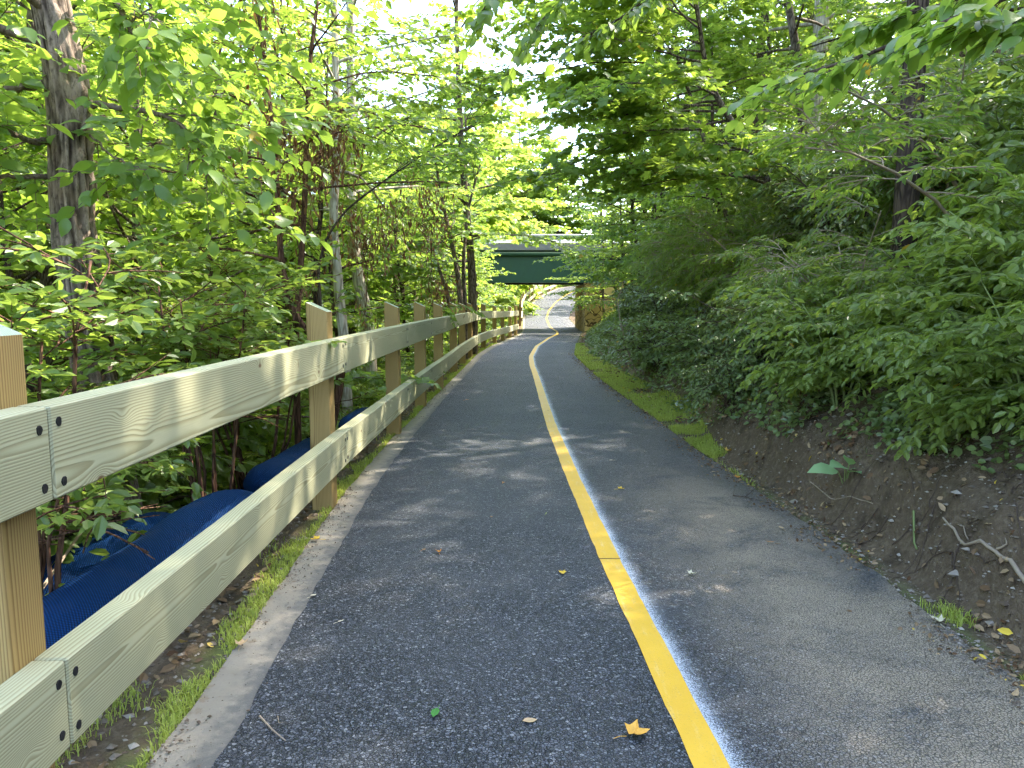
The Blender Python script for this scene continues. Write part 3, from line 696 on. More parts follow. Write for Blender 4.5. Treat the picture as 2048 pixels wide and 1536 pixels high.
# ---------- prototypes
PROTO = {}
def proto(key, name, cat, fn, wmat, lmat, wname='trunk', lname='crown'):
    r = fn(); PROTO[key] = dict(name=name, cat=cat, w=r[0].mesh(wname, wmat), l=r[1].mesh(lname, lmat), wn=wname, ln=lname, cnt=r[2])
def place(key, x, y, sc, rz, label, group=None, dz=-.05, tilt=(0, 0), zs=1.0, z=None):
    p = PROTO[key]; t = thing(p['name'], label, p['cat'], (x, y, (tz(x, y) if z is None else z)+dz), rz, group)
    t.scale = (sc, sc, sc*zs); t.rotation_euler = (tilt[0], tilt[1], rz)
    for nm, me in ((p['wn'], p['w']), (p['ln'], p['l'])):
        c = bpy.data.objects.new(nm, me); COL.objects.link(c); c.parent = t
    return t
def T_straight(h, seed, lean=.3, n=9):
    rs = np.random.RandomState(seed); p = [np.zeros(3)]
    dx, dy = rs.normal(0, lean/h*1.5, 2)
    for i in range(n): p.append(p[-1]+np.array([dx*h/n+rs.normal(0, .05), dy*h/n+rs.normal(0, .05), h/n]))
    return p
def under(seed, h=7.5, **kw):
    k = dict(tws=.13, sec=.26, nl=26, h0=.14, len0=2.5, lentop=1.0, size=.115, K=9); k.update(kw)
    return grow(T_straight(h, seed), np.linspace(.085, .012, 10), seed, **k)
proto('u1', 'understory_tree', 'tree', lambda: under(11), M['bark_dark'], M['leaf'])
proto('u2', 'understory_tree', 'tree', lambda: under(12, 8.5, size=.125, shape='rd', nl=24, droop=.5), M['bark'], M['leaf'])
proto('m1', 'maple_tree', 'tree', lambda: under(21, 8.0, size=.13, shape='mp', K=8, nl=26, droop=.2, len0=2.9), M['bark'], M['leaf_maple'])
proto('m2', 'maple_tree', 'tree', lambda: under(22, 7.0, size=.12, shape='mp', K=8, nl=22, droop=.3, len0=2.6), M['bark_dark'], M['leaf_maple'])
def tall(seed, h=16, h0=.3):
    return grow(T_straight(h, seed, .5, 12), np.linspace(.23, .03, 13), seed, nl=30, h0=h0, len0=4.2, lentop=1.8, elev=(.05, .9), size=.17, shape='ov', K=10, sec=.38, tws=.22, twl=.55, n_tr=12, droop=.4)
proto('t1', 'tall_tree', 'tree', lambda: tall(31), M['bark'], M['leaf'])
proto('t2', 'tall_tree', 'tree', lambda: tall(32, 15, .12), M['bark_dark'], M['leaf_bright'])
def farr(seed, h=14):
    return grow(T_straight(h, seed, .5, 9), np.linspace(.2, .03, 10), seed, nl=34, h0=.04, len0=4.4, lentop=1.5, elev=(.0, .9), size=.40, shape='rd', K=9, sec=.5, tws=.36, twl=.8, n_tr=8, droop=.4)
proto('f1', 'background_tree', 'tree', lambda: farr(41), M['bark'], M['leaf_bright'])
proto('f2', 'background_tree', 'tree', lambda: farr(42, 12), M['bark_dark'], M['leaf'])
def shrub(seed, n=9, h=2.2, size=.085, shape='ov', spreadr=.8, K=9, droop=.5, **kw):
    rs = np.random.RandomState(seed); wd, lv = MB(), MB(); cnt = 0
    for i in range(n):
        a = i*2.4+rs.uniform(-.4, .4); sp_ = spreadr*rs.uniform(.3, 1); hh = h*rs.uniform(.65, 1.1)
        b = np.array([math.cos(a), math.sin(a), 0])*rs.uniform(0, .15)
        st = [b+np.array([math.cos(a)*sp_*u**1.5, math.sin(a)*sp_*u**1.5, hh*(u-.18*u*u)]) for u in np.linspace(0, 1, 7)]
        k = dict(nl=7, h0=.22, len0=.75, lentop=.35, elev=(.1, .6), sec=.2, tws=.13, twl=.22, leafmin=.12, n_tr=5); k.update(kw)
        r = grow(st, np.linspace(.016, .005, 7), seed*50+i, size=size, shape=shape, K=K, droop=droop, wood=wd, leaf=lv, **k); cnt += r[2]
    return wd, lv, cnt
proto('s1', 'leafy_shrub', 'shrub', lambda: shrub(1), M['twig'], M['leaf_shade'], 'stem', 'foliage')
proto('s2', 'leafy_shrub', 'shrub', lambda: shrub(2, 8, 2.6, .10, 'rd', 1.0), M['twig'], M['leaf_shade'], 'stem', 'foliage')
proto('s3', 'bank_shrub', 'shrub', lambda: shrub(3, 10, 1.35, .085, 'ln', 1.0, 10, .6, twl=.26), M['twig_pale'], M['leaf_shade'], 'stem', 'foliage')
proto('s4', 'bank_shrub', 'shrub', lambda: shrub(4, 9, 1.0, .075, 'ov', .9, 9, .55, nl=6, len0=.55), M['twig'], M['leaf_ivy'], 'stem', 'foliage')
proto('s5', 'bank_shrub', 'shrub', lambda: shrub(5, 9, 1.5, .095, 'ov', 1.1, 8, .5, twl=.28, tws=.15, flat=1.0), M['twig_green'], M['leaf_fresh'], 'stem', 'foliage')
proto('s6', 'bright_shrub', 'shrub', lambda: shrub(6, 9, 1.6, .10, 'ov', .9), M['twig'], M['leaf_bright'], 'stem', 'foliage')
for k, v in PROTO.items(): print(k, v['cnt'], end='; ')
print()

def px_at(px, Y, z=0): return (px-1024)/F*Y       # x at distance Y for things that stand near the eye's height
rnd = random.Random(77); U = rnd.uniform

# ---------- left: big trunk beside the first fence post
def big_trunk():
    base = P(235, 1075, 4.95)
    raw = [P(262, 1130, 4.95), P(240, 1060, 4.95), P(212, 900, 4.97), P(190, 740, 5.0), P(165, 600, 5.0), P(150, 480, 5.02), P(143, 380, 5.05), P(142, 300, 5.05), P(140, 200, 5.05), P(120, 100, 5.05), P(97, 0, 5.05), P(80, -120, 5.1), P(60, -400, 5.2), P(70, -800, 5.4), P(40, -1300, 5.5)]
    rad = [.185, .16, .145, .14, .135, .132, .13, .127, .132, .125, .118, .112, .10, .08, .05]
    C = np.array([tuple(p) for p in raw]); cum = np.concatenate([[0], np.cumsum(np.linalg.norm(np.diff(C, axis=0), axis=1))])
    m = 420; n = 72; u = np.linspace(0, cum[-1], m)
    c = np.stack([np.interp(u, cum, C[:, k]) for k in range(3)], -1); rr = np.interp(u, cum, rad)
    for _ in range(60): c[1:-1] = (c[:-2]+2*c[1:-1]+c[2:])/4
    a = np.arange(n)*2*math.pi/n; A = a[None]+0*u[:, None]; UU = u[:, None]+0*A
    twist = A+.15*np.sin(UU*1.3)
    fur = 0
    for s_, sc_, am in ((1, 5.5, 1.0), (2, 11, .55)):
        v = vnoise(np.cos(twist)*sc_, np.sin(twist)*sc_, UU*(2.2+s_), 40+s_); fur = fur+am*(1-np.abs(v*2-1)*2.2)
    fine = vnoise(np.cos(twist)*20, np.sin(twist)*20, UU*14, 50)-.5
    r = rr[:, None]*(1-.10*np.clip(fur, -.3, 1.4)+.04*fine+.05*(vnoise(np.cos(A)*1.2, np.sin(A)*1.2, UU*1.2, 51)-.5))
    # knots and swellings: (height pixel row, angle, size)
    def bulge(row, ang, w, hgt, amp):
        k = np.argmin(abs(c[:, 2]-P(140, row, 5.05)[2])); du = (UU-u[k])/hgt; da = (np.angle(np.exp(1j*(A-ang))))/w
        return amp*np.exp(-(du*du+da*da))
    # u axis: cross(d, ref); angle measured there; direction of the camera found numerically
    ref = np.array([0, 0, 1.]); d = np.gradient(c, axis=0); d /= np.linalg.norm(d, axis=1)[:, None]
    r2 = np.array([1., .02, 0]); uax = np.cross(d, r2); uax /= np.linalg.norm(uax, axis=1)[:, None]; wax = np.cross(uax, d)
    tocam = unit(np.array([[0, 0, CAMH]])-c); k = m//3
    ac = math.atan2((tocam[k]*wax[k]).sum(), (tocam[k]*uax[k]).sum()); right = np.array([.86, -.5, 0]); ar = math.atan2((right*wax[k]).sum(), (right*uax[k]).sum())
    mid = ac+.45*np.angle(np.exp(1j*(ar-ac)))
    for q in ((180, mid, .42, .075, .035), (188, ar, .30, .05, .045), (225, ar, .5, .08, .022), (312, ar, .25, .035, .03), (45, mid, .35, .05, .014), (288, ac-1.2, .3, .04, .02), (365, ac-1.3, .3, .05, .02)): r = r+bulge(*q)
    r = r-bulge(172, mid, .2, .035, .03)
    V = c[:, None]+r[..., None]*(np.cos(a)[None, :, None]*uax[:, None]+np.sin(a)[None, :, None]*wax[:, None])
    wd, lv = MB(), MB(); i = np.arange(m-1)[:, None]*n; j = np.arange(n)[None]; j2 = (j+1) % n
    V = V-np.array(tuple(base)); tint = (r/rr[:, None])
    wd.add(V.reshape(-1, 3), np.stack([i+j, i+j2, i+n+j2, i+n+j], -1).reshape(-1, 4), np.clip((tint.ravel()-.88)/.12, 0, 1), 0, True)
    rs = np.random.RandomState(5); b = np.array(tuple(base)); o, dd, L = [], [], []
    def br(pts, r0, r1, sub=(), lf=0):
        q = np.array([tuple(p) for p in pts])-b; cu = np.linspace(0, 1, len(q)); uu = np.linspace(0, 1, 4*len(q)); q = np.stack([np.interp(uu, cu, q[:, k]) for k in range(3)], -1)
        for _ in range(3): q[1:-1] = (q[:-2]+2*q[1:-1]+q[2:])/4
        q[1:-1] += rs.normal(0, .006, (len(q)-2, 3)); tube(wd, q, np.linspace(r0, r1, len(q)), 7, tint=.55)
        for _ in range(lf):
            p0, pd = at(q, rs.uniform(.35, 1)*.99); o.append(p0); dd.append(pd+rs.normal(0, .7, 3)*np.array([1, 1, .5])); L.append(rs.uniform(.25, .5))
        return q
    br([P(185, 212, 5.0), P(230, 212, 4.9), P(300, 222, 4.8), P(360, 245, 4.7), P(395, 290, 4.6), P(408, 320, 4.6), P(415, 365, 4.6)], .022, .005, lf=14)
    br([P(300, 222, 4.8), P(285, 250, 4.75), P(283, 275, 4.7)], .006, .003)
    br([P(380, 262, 4.65), P(382, 300, 4.6), P(375, 340, 4.6)], .006, .003)
    br([P(330, 228, 4.75), P(420, 232, 4.6), P(500, 258, 4.5)], .007, .003, lf=8)
    br([P(90, 168, 5.05), P(40, 178, 4.9), P(-10, 182, 4.8)], .028, .016, lf=4)
    br([P(108, 285, 5.05), P(70, 285, 4.9), P(45, 276, 4.8), P(20, 262, 4.7), P(-20, 248, 4.6)], .024, .012, lf=6)
    br([P(105, 355, 5.05), P(60, 354, 4.9), P(-10, 352, 4.8)], .02, .012, lf=4)
    br([P(180, 270, 5.0), P(225, 315, 4.8), P(270, 333, 4.7), P(300, 345, 4.7)], .008, .003, lf=8)
    br([P(150, -260, 5.0), P(215, -20, 4.3), P(240, 20, 4.2), P(262, 60, 4.2), P(290, 95, 4.2), P(305, 108, 4.2)], .022, .008, lf=12)
    br([P(258, 50, 4.2), P(275, 30, 4.2), P(300, 30, 4.1), P(355, 72, 4.1)], .007, .003, lf=8)
    br([P(290, 95, 4.2), P(292, 60, 4.3), P(280, 10, 4.2)], .006, .003, lf=6)
    for az_, zz_ in ((-.3, 3.6), (.8, 4.1), (-1.3, 3.2), (2.2, 3.8), (3.4, 3.4), (-2.4, 3.0), (1.5, 5), (0, 5.4)):
        kk = np.argmin(abs(c[:, 2]-zz_)); q = bez(c[kk]-b, (math.cos(az_), math.sin(az_), .25), 2.2, 7, rs, .3, .13); tube(wd, q, np.linspace(.03, .006, 8), 6, tint=.55)
        for s_ in range(46):
            p0, pd = at(q, rs.uniform(.25, .99)); o.append(p0+rs.normal(0, .25, 3)); dd.append(pd+rs.normal(0, .8, 3)*np.array([1, 1, .4])); L.append(rs.uniform(.3, .55))
    # leaf sprays round the visible part of the trunk, big leaves
    for (px, py, Y, n_, sx, sy_) in ((30, 60, 4.6, 12, 60, 60), (20, 150, 4.8, 10, 60, 40), (30, 240, 4.7, 12, 60, 60), (30, 420, 4.6, 10, 60, 50), (250, 60, 4.6, 12, 70, 50), (330, 140, 4.5, 14, 80, 50), (420, 60, 4.7, 12, 90, 50), (260, 380, 4.6, 14, 80, 60), (380, 420, 4.7, 12, 80, 50), (480, 150, 4.9, 12, 70, 60), (520, 240, 4.8, 10, 60, 40)):
        for _ in range(n_):
            p0 = np.array(tuple(P(px+rs.normal(0, sx), py+rs.normal(0, sy_), Y+rs.uniform(-.2, .9))))-b
            if 40 < px+0 and 60 < 1024+(p0+b)[0]/(p0+b)[1]*F < 235 and (p0+b)[1] < 5.35: continue
            o.append(p0); an = rs.uniform(0, 6.28); dd.append(np.array([math.cos(an), math.sin(an), rs.uniform(-.3, .15)])); L.append(rs.uniform(.3, .5))
    twigs_to_leaves(lv, wd, o, dd, L, rs, 8, .122, 'big', .8, droop=.3)
    return base, wd, lv
base, wd, lv = big_trunk()
t = NT('furrowed_bark'); tn = t.attr(); oo = t.obj(); f = t.noise(t.map(oo, (1, 1, .3)), 45, 5, .7); g = t.noise(oo, 5, 3)
c_ = t.mix(t.math('MULTIPLY', tn, t.ramp(f, .25, .6)), (.024, .015, .010), (.34, .26, .20)); c_ = t.mix(t.math('MULTIPLY', t.ramp(g, .45, .7), .4), c_, (.22, .15, .10))
M['furrow'] = t.done(t.pbr(c_, .9, t.bump(f, .7, .015), .15))
make_tree('old_tree', 'thick furrowed grey-brown trunk with knotty burls just behind the near fence post', 'tree', wd, lv, base, M['furrow'], M['leaf'])

# ---------- custom slender trees from traced trunks
def traced(name, label, lines, r0, r1, seed, wmat, lmat, group=None, **kw):
    base = Vector(lines[0][0]); wd, lv = MB(), MB()
    for q, pts in enumerate(lines):
        b = rel(pts, base); C = np.array([tuple(p) for p in b]); cu = np.linspace(0, 1, len(C)); uu = np.linspace(0, 1, 4*len(C)-3)
        C = np.stack([np.interp(uu, cu, C[:, k]) for k in range(3)], -1)
        for _ in range(2): C[1:-1] = (C[:-2]+2*C[1:-1]+C[2:])/4
        k = dict(nl=12, h0=.35, len0=1.6, lentop=.8, n_tr=8); k.update(kw)
        s = r0*(.8 if q else 1)
        grow(C, np.linspace(s, r1, len(C)), seed+q, wood=wd, leaf=lv, base=base, **k)
    return make_tree(name, label, 'tree', wd, lv if lv.n else None, base, wmat, lmat, group)
def G(px, Y): x = px_at(px, Y); return Vector((x, Y, tz(x, Y)-.1))
def ridge_pt(px, Y): return G(px, Y)
traced('young_tree', 'two reddish crooked stems tangled with dry vines behind the second fence post',
       [[G(640, 7.2), P(690, 720, 7.2), P(650, 690, 7.2), P(600, 650, 7.2), P(577, 600, 7.2), P(562, 520, 7.2), P(556, 420, 7.3), P(552, 330, 7.4), P(545, 240, 7.5), P(520, 60, 7.6), P(500, -150, 7.8), P(490, -400, 8)],
        [G(590, 7.3), P(590, 680, 7.3), P(597, 590, 7.3), P(606, 470, 7.3), P(612, 330, 7.4), P(615, 200, 7.5), P(622, 100, 7.5), P(636, 0, 7.6), P(650, -200, 7.8), P(660, -500, 8)]],
       .045, .012, 201, M['bark_red'], M['leaf'], size=.095, nl=20, h0=.28, len0=1.8, shape='ov', bare=.1, K=9)
traced('young_tree', 'bare dark leaning sapling rising behind the gap between the second and third fence posts',
       [[G(655, 8.2), P(640, 640, 8.2), P(640, 590, 8.2), P(636, 540, 8.3), P(650, 480, 8.4), P(690, 420, 8.5), P(770, 360, 8.8), P(860, 300, 9.2), P(960, 240, 9.6)]], .022, .006, 212, M['bark_dark'], M['leaf'], size=.09, nl=12, h0=.5, len0=1.3, lentop=.7)
traced('pale_tree', 'pale smooth trunk standing in the light behind the second fence post',
       [[G(693, 11), P(690, 700, 11), P(676, 560, 11), P(665, 440, 11), P(676, 300, 11), P(672, 180, 11), P(668, 0, 11), P(660, -300, 11), P(665, -700, 11)]], .085, .03, 222, M['bark_pale'], M['leaf_bright'], size=.12, nl=18, h0=.35, len0=2.4, lentop=1.4)
traced('pale_tree', 'slanted pale grey trunk to the left of the third fence post',
       [[G(745, 15), P(735, 640, 15), P(718, 570, 15), P(700, 430, 15), P(705, 330, 15), P(700, 100, 15), P(700, -200, 15), P(690, -450, 15)]], .15, .05, 232, M['bark_pale'], M['leaf_bright'], size=.14, nl=18, h0=.38, len0=3, lentop=1.6)
traced('slim_tree', 'tall slim trunk rising into the bright sky gap left of the path',
       [[G(945, 20), P(945, 620, 20), P(944, 540, 20), P(938, 470, 20), P(925, 330, 20), P(920, 240, 20), P(913, 60, 20), P(912, -100, 20), P(905, -300, 20)]], .13, .035, 242, M['bark'], M['leaf'], size=.13, nl=28, h0=.22, len0=2.6, lentop=1.7, shape='mp', K=8)
traced('slim_tree', 'clump of several stems close beside the slim trunk behind the fence',
       [[G(920, 18.5), P(925, 640, 18.5), P(915, 540, 18.5), P(900, 470, 18.5), P(880, 380, 18.5), P(860, 250, 18.5)],
        [G(930, 18.6), P(930, 620, 18.6), P(926, 520, 18.6), P(935, 420, 18.6), P(960, 330, 18.7)],
        [G(912, 18.4), P(905, 620, 18.4), P(880, 540, 18.4), P(850, 470, 18.4)]], .09, .02, 252, M['bark'], M['leaf'], size=.13, nl=13, h0=.28, len0=1.6, lentop=1.0, shape='mp', K=8)
# right bank
traced('bank_maple', 'curved slender maple leaning out from the bank with flat layered sprays',
       [[G(1600, 11.5), P(1570, 430, 11.3), P(1530, 350, 11), P(1480, 270, 10.7), P(1430, 190, 10.4), P(1408, 120, 10.2), P(1398, 40, 10), P(1385, -60, 9.9), P(1370, -200, 9.8)]], .06, .015, 302, M['bark'], M['leaf_maple'],
       size=.125, shape='mp', K=8, nl=26, h0=.2, len0=2.4, lentop=1.5, elev=(.0, .5), az=(1.9, 4.6), droop=.15, sec=.22, tws=.13,
       limbs=[(.35, 3.3, .12, 3.0), (.45, 2.6, .15, 3.2), (.5, 3.8, .1, 3.2), (.62, 3.0, .1, 3.4), (.72, 4.1, .1, 2.8), (.8, 2.8, .15, 3.0), (.9, 3.4, .15, 2.8)])
traced('bank_maple', 'second slender maple behind the curved one, its crown edging the sky gap',
       [[G(1480, 15), P(1450, 420, 14.6), P(1400, 250, 14.2), P(1350, 100, 13.8), P(1310, -20, 13.6), P(1290, -150, 13.5)]], .05, .015, 362, M['bark'], M['leaf_maple'],
       size=.125, shape='mp', K=9, nl=26, h0=.3, len0=2.2, lentop=1.6, elev=(.0, .5), droop=.15, sec=.22, tws=.13)
traced('ridge_tree', 'broad pale trunk on the crest of the right bank, the thickest one there',
       [[G(1612, 17), P(1605, 400, 17), P(1622, 250, 17), P(1640, 100, 17), P(1645, 0, 17), P(1650, -300, 17), P(1640, -700, 17), P(1650, -1000, 17)]], .24, .10, 312, M['bark_pale'], M['leaf'], size=.15, nl=18, h0=.45, len0=4, lentop=2.2, sec=.42, tws=.28, twl=.5)
traced('ridge_tree', 'second trunk on the crest leaning left of the thickest one',
       [[G(1625, 16), P(1610, 330, 16), P(1598, 130, 16), P(1580, 30, 16), P(1560, -100, 16), P(1540, -400, 16), P(1530, -700, 16)]], .12, .04, 322, M['bark'], M['leaf'], size=.14, nl=18, h0=.35, len0=3, lentop=1.6)
traced('ridge_tree', 'grey trunk at the far right of the crest half hidden by leaves',
       [[G(1985, 14), P(1990, 200, 14), P(1985, 60, 14), P(1990, -100, 14), P(1990, -400, 14), P(1980, -700, 14)]], .15, .07, 332, M['bark'], M['leaf'], size=.14, nl=16, h0=.2, len0=3, lentop=2)
traced('ridge_tree', 'slender upright trunk above the bank behind the curved maple',
       [[G(1395, 24), P(1395, 380, 24), P(1388, 200, 24), P(1392, 60, 24), P(1390, -200, 24), P(1390, -400, 24)]], .2, .06, 342, M['bark_pale'], M['leaf_bright'], size=.15, nl=22, h0=.3, len0=3.2, lentop=1.8)
def arch(label, pts, r0, seed, **kw):
    k = dict(size=.085, nl=9, h0=.45, len0=.55, lentop=.35, sec=.2, tws=.13, twl=.22, leafmin=.1, shape='ln', droop=.4, n_tr=6); k.update(kw)
    base = Vector(pts[0]); wd, lv, _ = grow(rel(pts, base), np.linspace(r0, .004, len(pts)), seed, **k)
    make_tree('arching_sapling', label, 'sapling', wd, lv, base, M['twig_pale'], M['leaf'], 'saplings arching over the bank', 'stem', 'foliage')
def GP(px, py, lo=2, hi=40):          # where the line of sight meets the ground
    a, b, c = ray(px, py)
    for Y in np.arange(lo, hi, .04):
        if CAMH+c*Y/b <= tz(a*Y/b, Y): return Vector((a*Y/b, Y, tz(a*Y/b, Y)-.05))
    return Vector((a*hi/b, hi, tz(a*hi/b, hi)))
g1 = GP(1955, 480); g2 = GP(1990, 600); g3 = GP(1720, 820)
arch('long bare arching stem bowing left high on the bank', [g1, P(1930, 400, g1.y), P(1880, 320, g1.y-.3), P(1830, 270, g1.y-.5), P(1760, 215, g1.y-.8), P(1690, 180, g1.y-1.2), P(1620, 170, g1.y-1.5)], .022, 401)
arch('thin arching stem bowing from mid bank to the left', [g2, P(1930, 470, g2.y), P(1870, 400, g2.y-.2), P(1790, 345, g2.y-.5), P(1700, 305, g2.y-.8), P(1610, 295, g2.y-1)], .016, 402)
arch('thin upright dark stem at the grassy foot of the bank', [GP(1275, 750), P(1255, 700, GP(1275, 750).y), P(1240, 640, GP(1275, 750).y), P(1235, 600, GP(1275, 750).y), P(1250, 560, GP(1275, 750).y)], .02, 403, nl=3, K=5)

# overhanging branches close above the path
def overhang(label, tp, limbs, seed, size, shape='big', lm='leaf', twn=60):
    base = Vector(tp[0]); wd, lv = MB(), MB(); rs = np.random.RandomState(seed); b = np.array(tuple(base))
    tube(wd, rel(tp, base), np.linspace(.11, .05, len(tp)), 10); o, d, L = [], [], []
    for pts in limbs:
        q = np.array([tuple(p) for p in pts])-b; cu = np.linspace(0, 1, len(q)); uu = np.linspace(0, 1, 16); q = np.stack([np.interp(uu, cu, q[:, k]) for k in range(3)], -1)
        for _ in range(3): q[1:-1] = (q[:-2]+2*q[1:-1]+q[2:])/4
        tube(wd, q, np.linspace(.02, .004, 16), 6)
        for _ in range(twn):
            p0, pd = at(q, rs.uniform(.3, .999)); side = unit(np.cross(pd, [0, 0, 1.]))*rs.choice([-1, 1])
            o.append(p0); d.append(pd+side*rs.uniform(.2, 1.3)+np.array([0, 0, rs.uniform(-.3, .1)])); L.append(rs.uniform(.15, .38))
    twigs_to_leaves(lv, wd, o, d, L, rs, 5, size, shape, .8, droop=.4)
    return make_tree('overhanging_tree', label, 'tree', wd, lv, base, M['bark_dark'], M[lm])
bx, by = 4.6, 2.9; zb_ = tz(bx, by)
overhang('low leafy bough with large leaves hanging into the top right corner', [(bx, by, zb_), (bx-.05, by, zb_+1.2), (bx-.2, by+.1, zb_+2.6)],
         [[(bx-.1, by, zb_+1.6), P(2100, -40, 3.6), P(1900, 40, 3.8), P(1740, 110, 4.0), P(1600, 150, 4.2), P(1520, 175, 4.3)], [(bx-.1, by, zb_+2.2), P(2080, -120, 4), P(1930, 0, 4.2), P(1800, 30, 4.4), P(1720, 60, 4.6)], [(bx-.1, by, zb_+1.9), P(2120, 20, 3.4), P(2040, 40, 3.3), P(1960, 30, 3.3)]], 501, .115, twn=34)
bx, by = 3.4, 6.6; zb_ = tz(bx, by)
overhang('bough with drooping leaves hanging dark against the open sky over the path', [(bx, by, zb_), (bx, by, zb_+3), (bx-.3, by, zb_+4.6)],
         [[(bx-.2, by, zb_+3.4), P(1300, -160, 6.3), P(1180, -60, 6.2), P(1100, 20, 6.1), P(1060, 70, 6.1)], [(bx-.2, by, zb_+3.8), P(1200, -200, 6.3), P(1060, -100, 6.2), P(990, -20, 6.1), P(960, 30, 6.1)], [(bx-.1, by, zb_+3), P(1340, -40, 6.5), P(1240, 40, 6.4), P(1130, 90, 6.4)]], 502, .12, twn=26)

# ---------- left woodland, row by row
def where(x, y): return x, y
lab_near = 'leafy shrub crowding against the back of the near fence'
shr = [('s1', -3.0, 1.5, .9, 'dense dark-leaved shrub hard behind the first fence post'),
       ('s2', -3.5, 2.9, 1.05, 'dark-leaved shrub filling the space left of the thick trunk'),
       ('s1', -3.1, 4.2, 1.15, 'leafy shrub wrapped round the foot of the thick trunk'),
       ('s2', -3.3, 6.1, .95, 'leafy shrub just right of the thick trunk behind the top rail'),
       ('s1', -4.5, 7.0, 1.1, 'leafy shrub between the thick trunk and the two reddish stems'),
       ('s2', -3.2, 3.8, .8, 'low leafy shrub growing out from behind the blue sock'),
       ('s6', -3.7, 10.5, 1.1, 'bright green shrub on the creek side behind the third fence post'),
       ('s6', -2.6, 13.2, .85, 'bright green shrub behind the fourth and fifth fence posts'),
       ('s1', -2.6, 16.2, .95, 'leafy shrub below the clump of stems behind the fence'),
       ('s6', -2.2, 21.0, 1.0, 'bright shrub behind the far half of the near fence')]
for k, x, y, s, lb in shr: place(k, x, y, s, U(0, 6.28), lb, 'shrubs behind the fence')
# stems of the old shrub visible between the rails
def stems(label, x, y, n, h, seed, lean=.4):
    rs = np.random.RandomState(seed); base = Vector((x, y, tz(x, y)-.05)); wd, lv = MB(), MB()
    for i in range(n):
        a = rs.uniform(0, 6.28); s_ = rs.uniform(.1, lean); hh = h*rs.uniform(.6, 1.1); b0 = np.array([math.cos(a), math.sin(a), 0])*rs.uniform(.02, .14)
        pts = [b0+np.array([math.cos(a)*s_*u, math.sin(a)*s_*u, hh*u])+rs.normal(0, .015, 3) for u in np.linspace(0, 1, 7)]
        grow(pts, np.linspace(rs.uniform(.012, .02), .006, 7), seed*20+i, nl=5, h0=.66, len0=.6, lentop=.4, sec=.2, tws=.12, twl=.22, leafmin=.2, n_tr=5, size=.085, shape='ov', wood=wd, leaf=lv, K=8, droop=.2, zmin=1.1)
    make_tree('multi_stem_shrub', label, 'shrub', wd, lv, base, M['bark_red'], M['leaf_shade'], 'shrubs behind the fence', 'stem', 'foliage')
stems('cluster of bare brown shrub stems rising beside the wide blue sock', -2.3, 3.35, 9, 1.9, 61, .5)
stems('cluster of straight reddish stems just before the second fence post', -2.05, 5.0, 8, 1.8, 62, .35)
stems('tangled grey twiggy stems seen under the top rail at the second fence post', -2.3, 6.6, 9, 1.9, 63, .7)
row = [('u1', -4.9, 5.6, 1.0, 'understory tree at the far left behind the thick trunk'),
       ('u2', -6.6, 8.5, 1.15, 'wide tree at the left edge across the shrubs'),
       ('m1', -4.6, 9.2, 1.0, 'maple with flat sprays behind the two reddish stems'),
       ('u1', -3.4, 12.5, .95, 'understory tree left of the pale trunk'),
       ('u2', -5.6, 13.5, 1.1, 'broad-leaved tree behind the pale trunk'),
       ('m2', -3.3, 15.8, .9, 'maple rising behind the fifth fence post'),
       ('u1', -2.7, 20.5, .8, 'small tree at the left rim of the sky gap'),
       ('m1', -4.6, 19, 1.0, 'maple across the creek bank behind the clump of stems'),
       ('t1', -8.5, 12, .85, 'tall tree beyond the creek at the left'),
       ('t2', -9.5, 18, .9, 'tall bright tree beyond the creek, left of the middle'),
       ('t1', -8.0, 24, .8, 'tall tree beyond the creek right of the bright one'),
       ('u2', -3.2, 26, .9, 'tree in front of the bridge on the left bank'),
       ('m2', -1.9, 29, .75, 'small maple whose boughs cover the left end of the girder'),
       ('u1', -5.6, 30, 1.1, 'tree hiding the middle of the bridge left of the path')]
for k, x, y, s, lb in row: place(k, x, y, s, U(0, 6.28), lb)
g = 'tall trees of the wood beyond the creek'
for i in range(28):
    x = -12.5-U(0, 13)*(.3+.7*(i % 2)); y = 1+i*1.7+U(-1.2, 1.2); place(rnd.choice(['f1', 'f1', 'f2']), x, y, U(.75, 1.1), U(0, 6.28), 'tall bright-leaved tree in the wood on the far side of the creek', g)
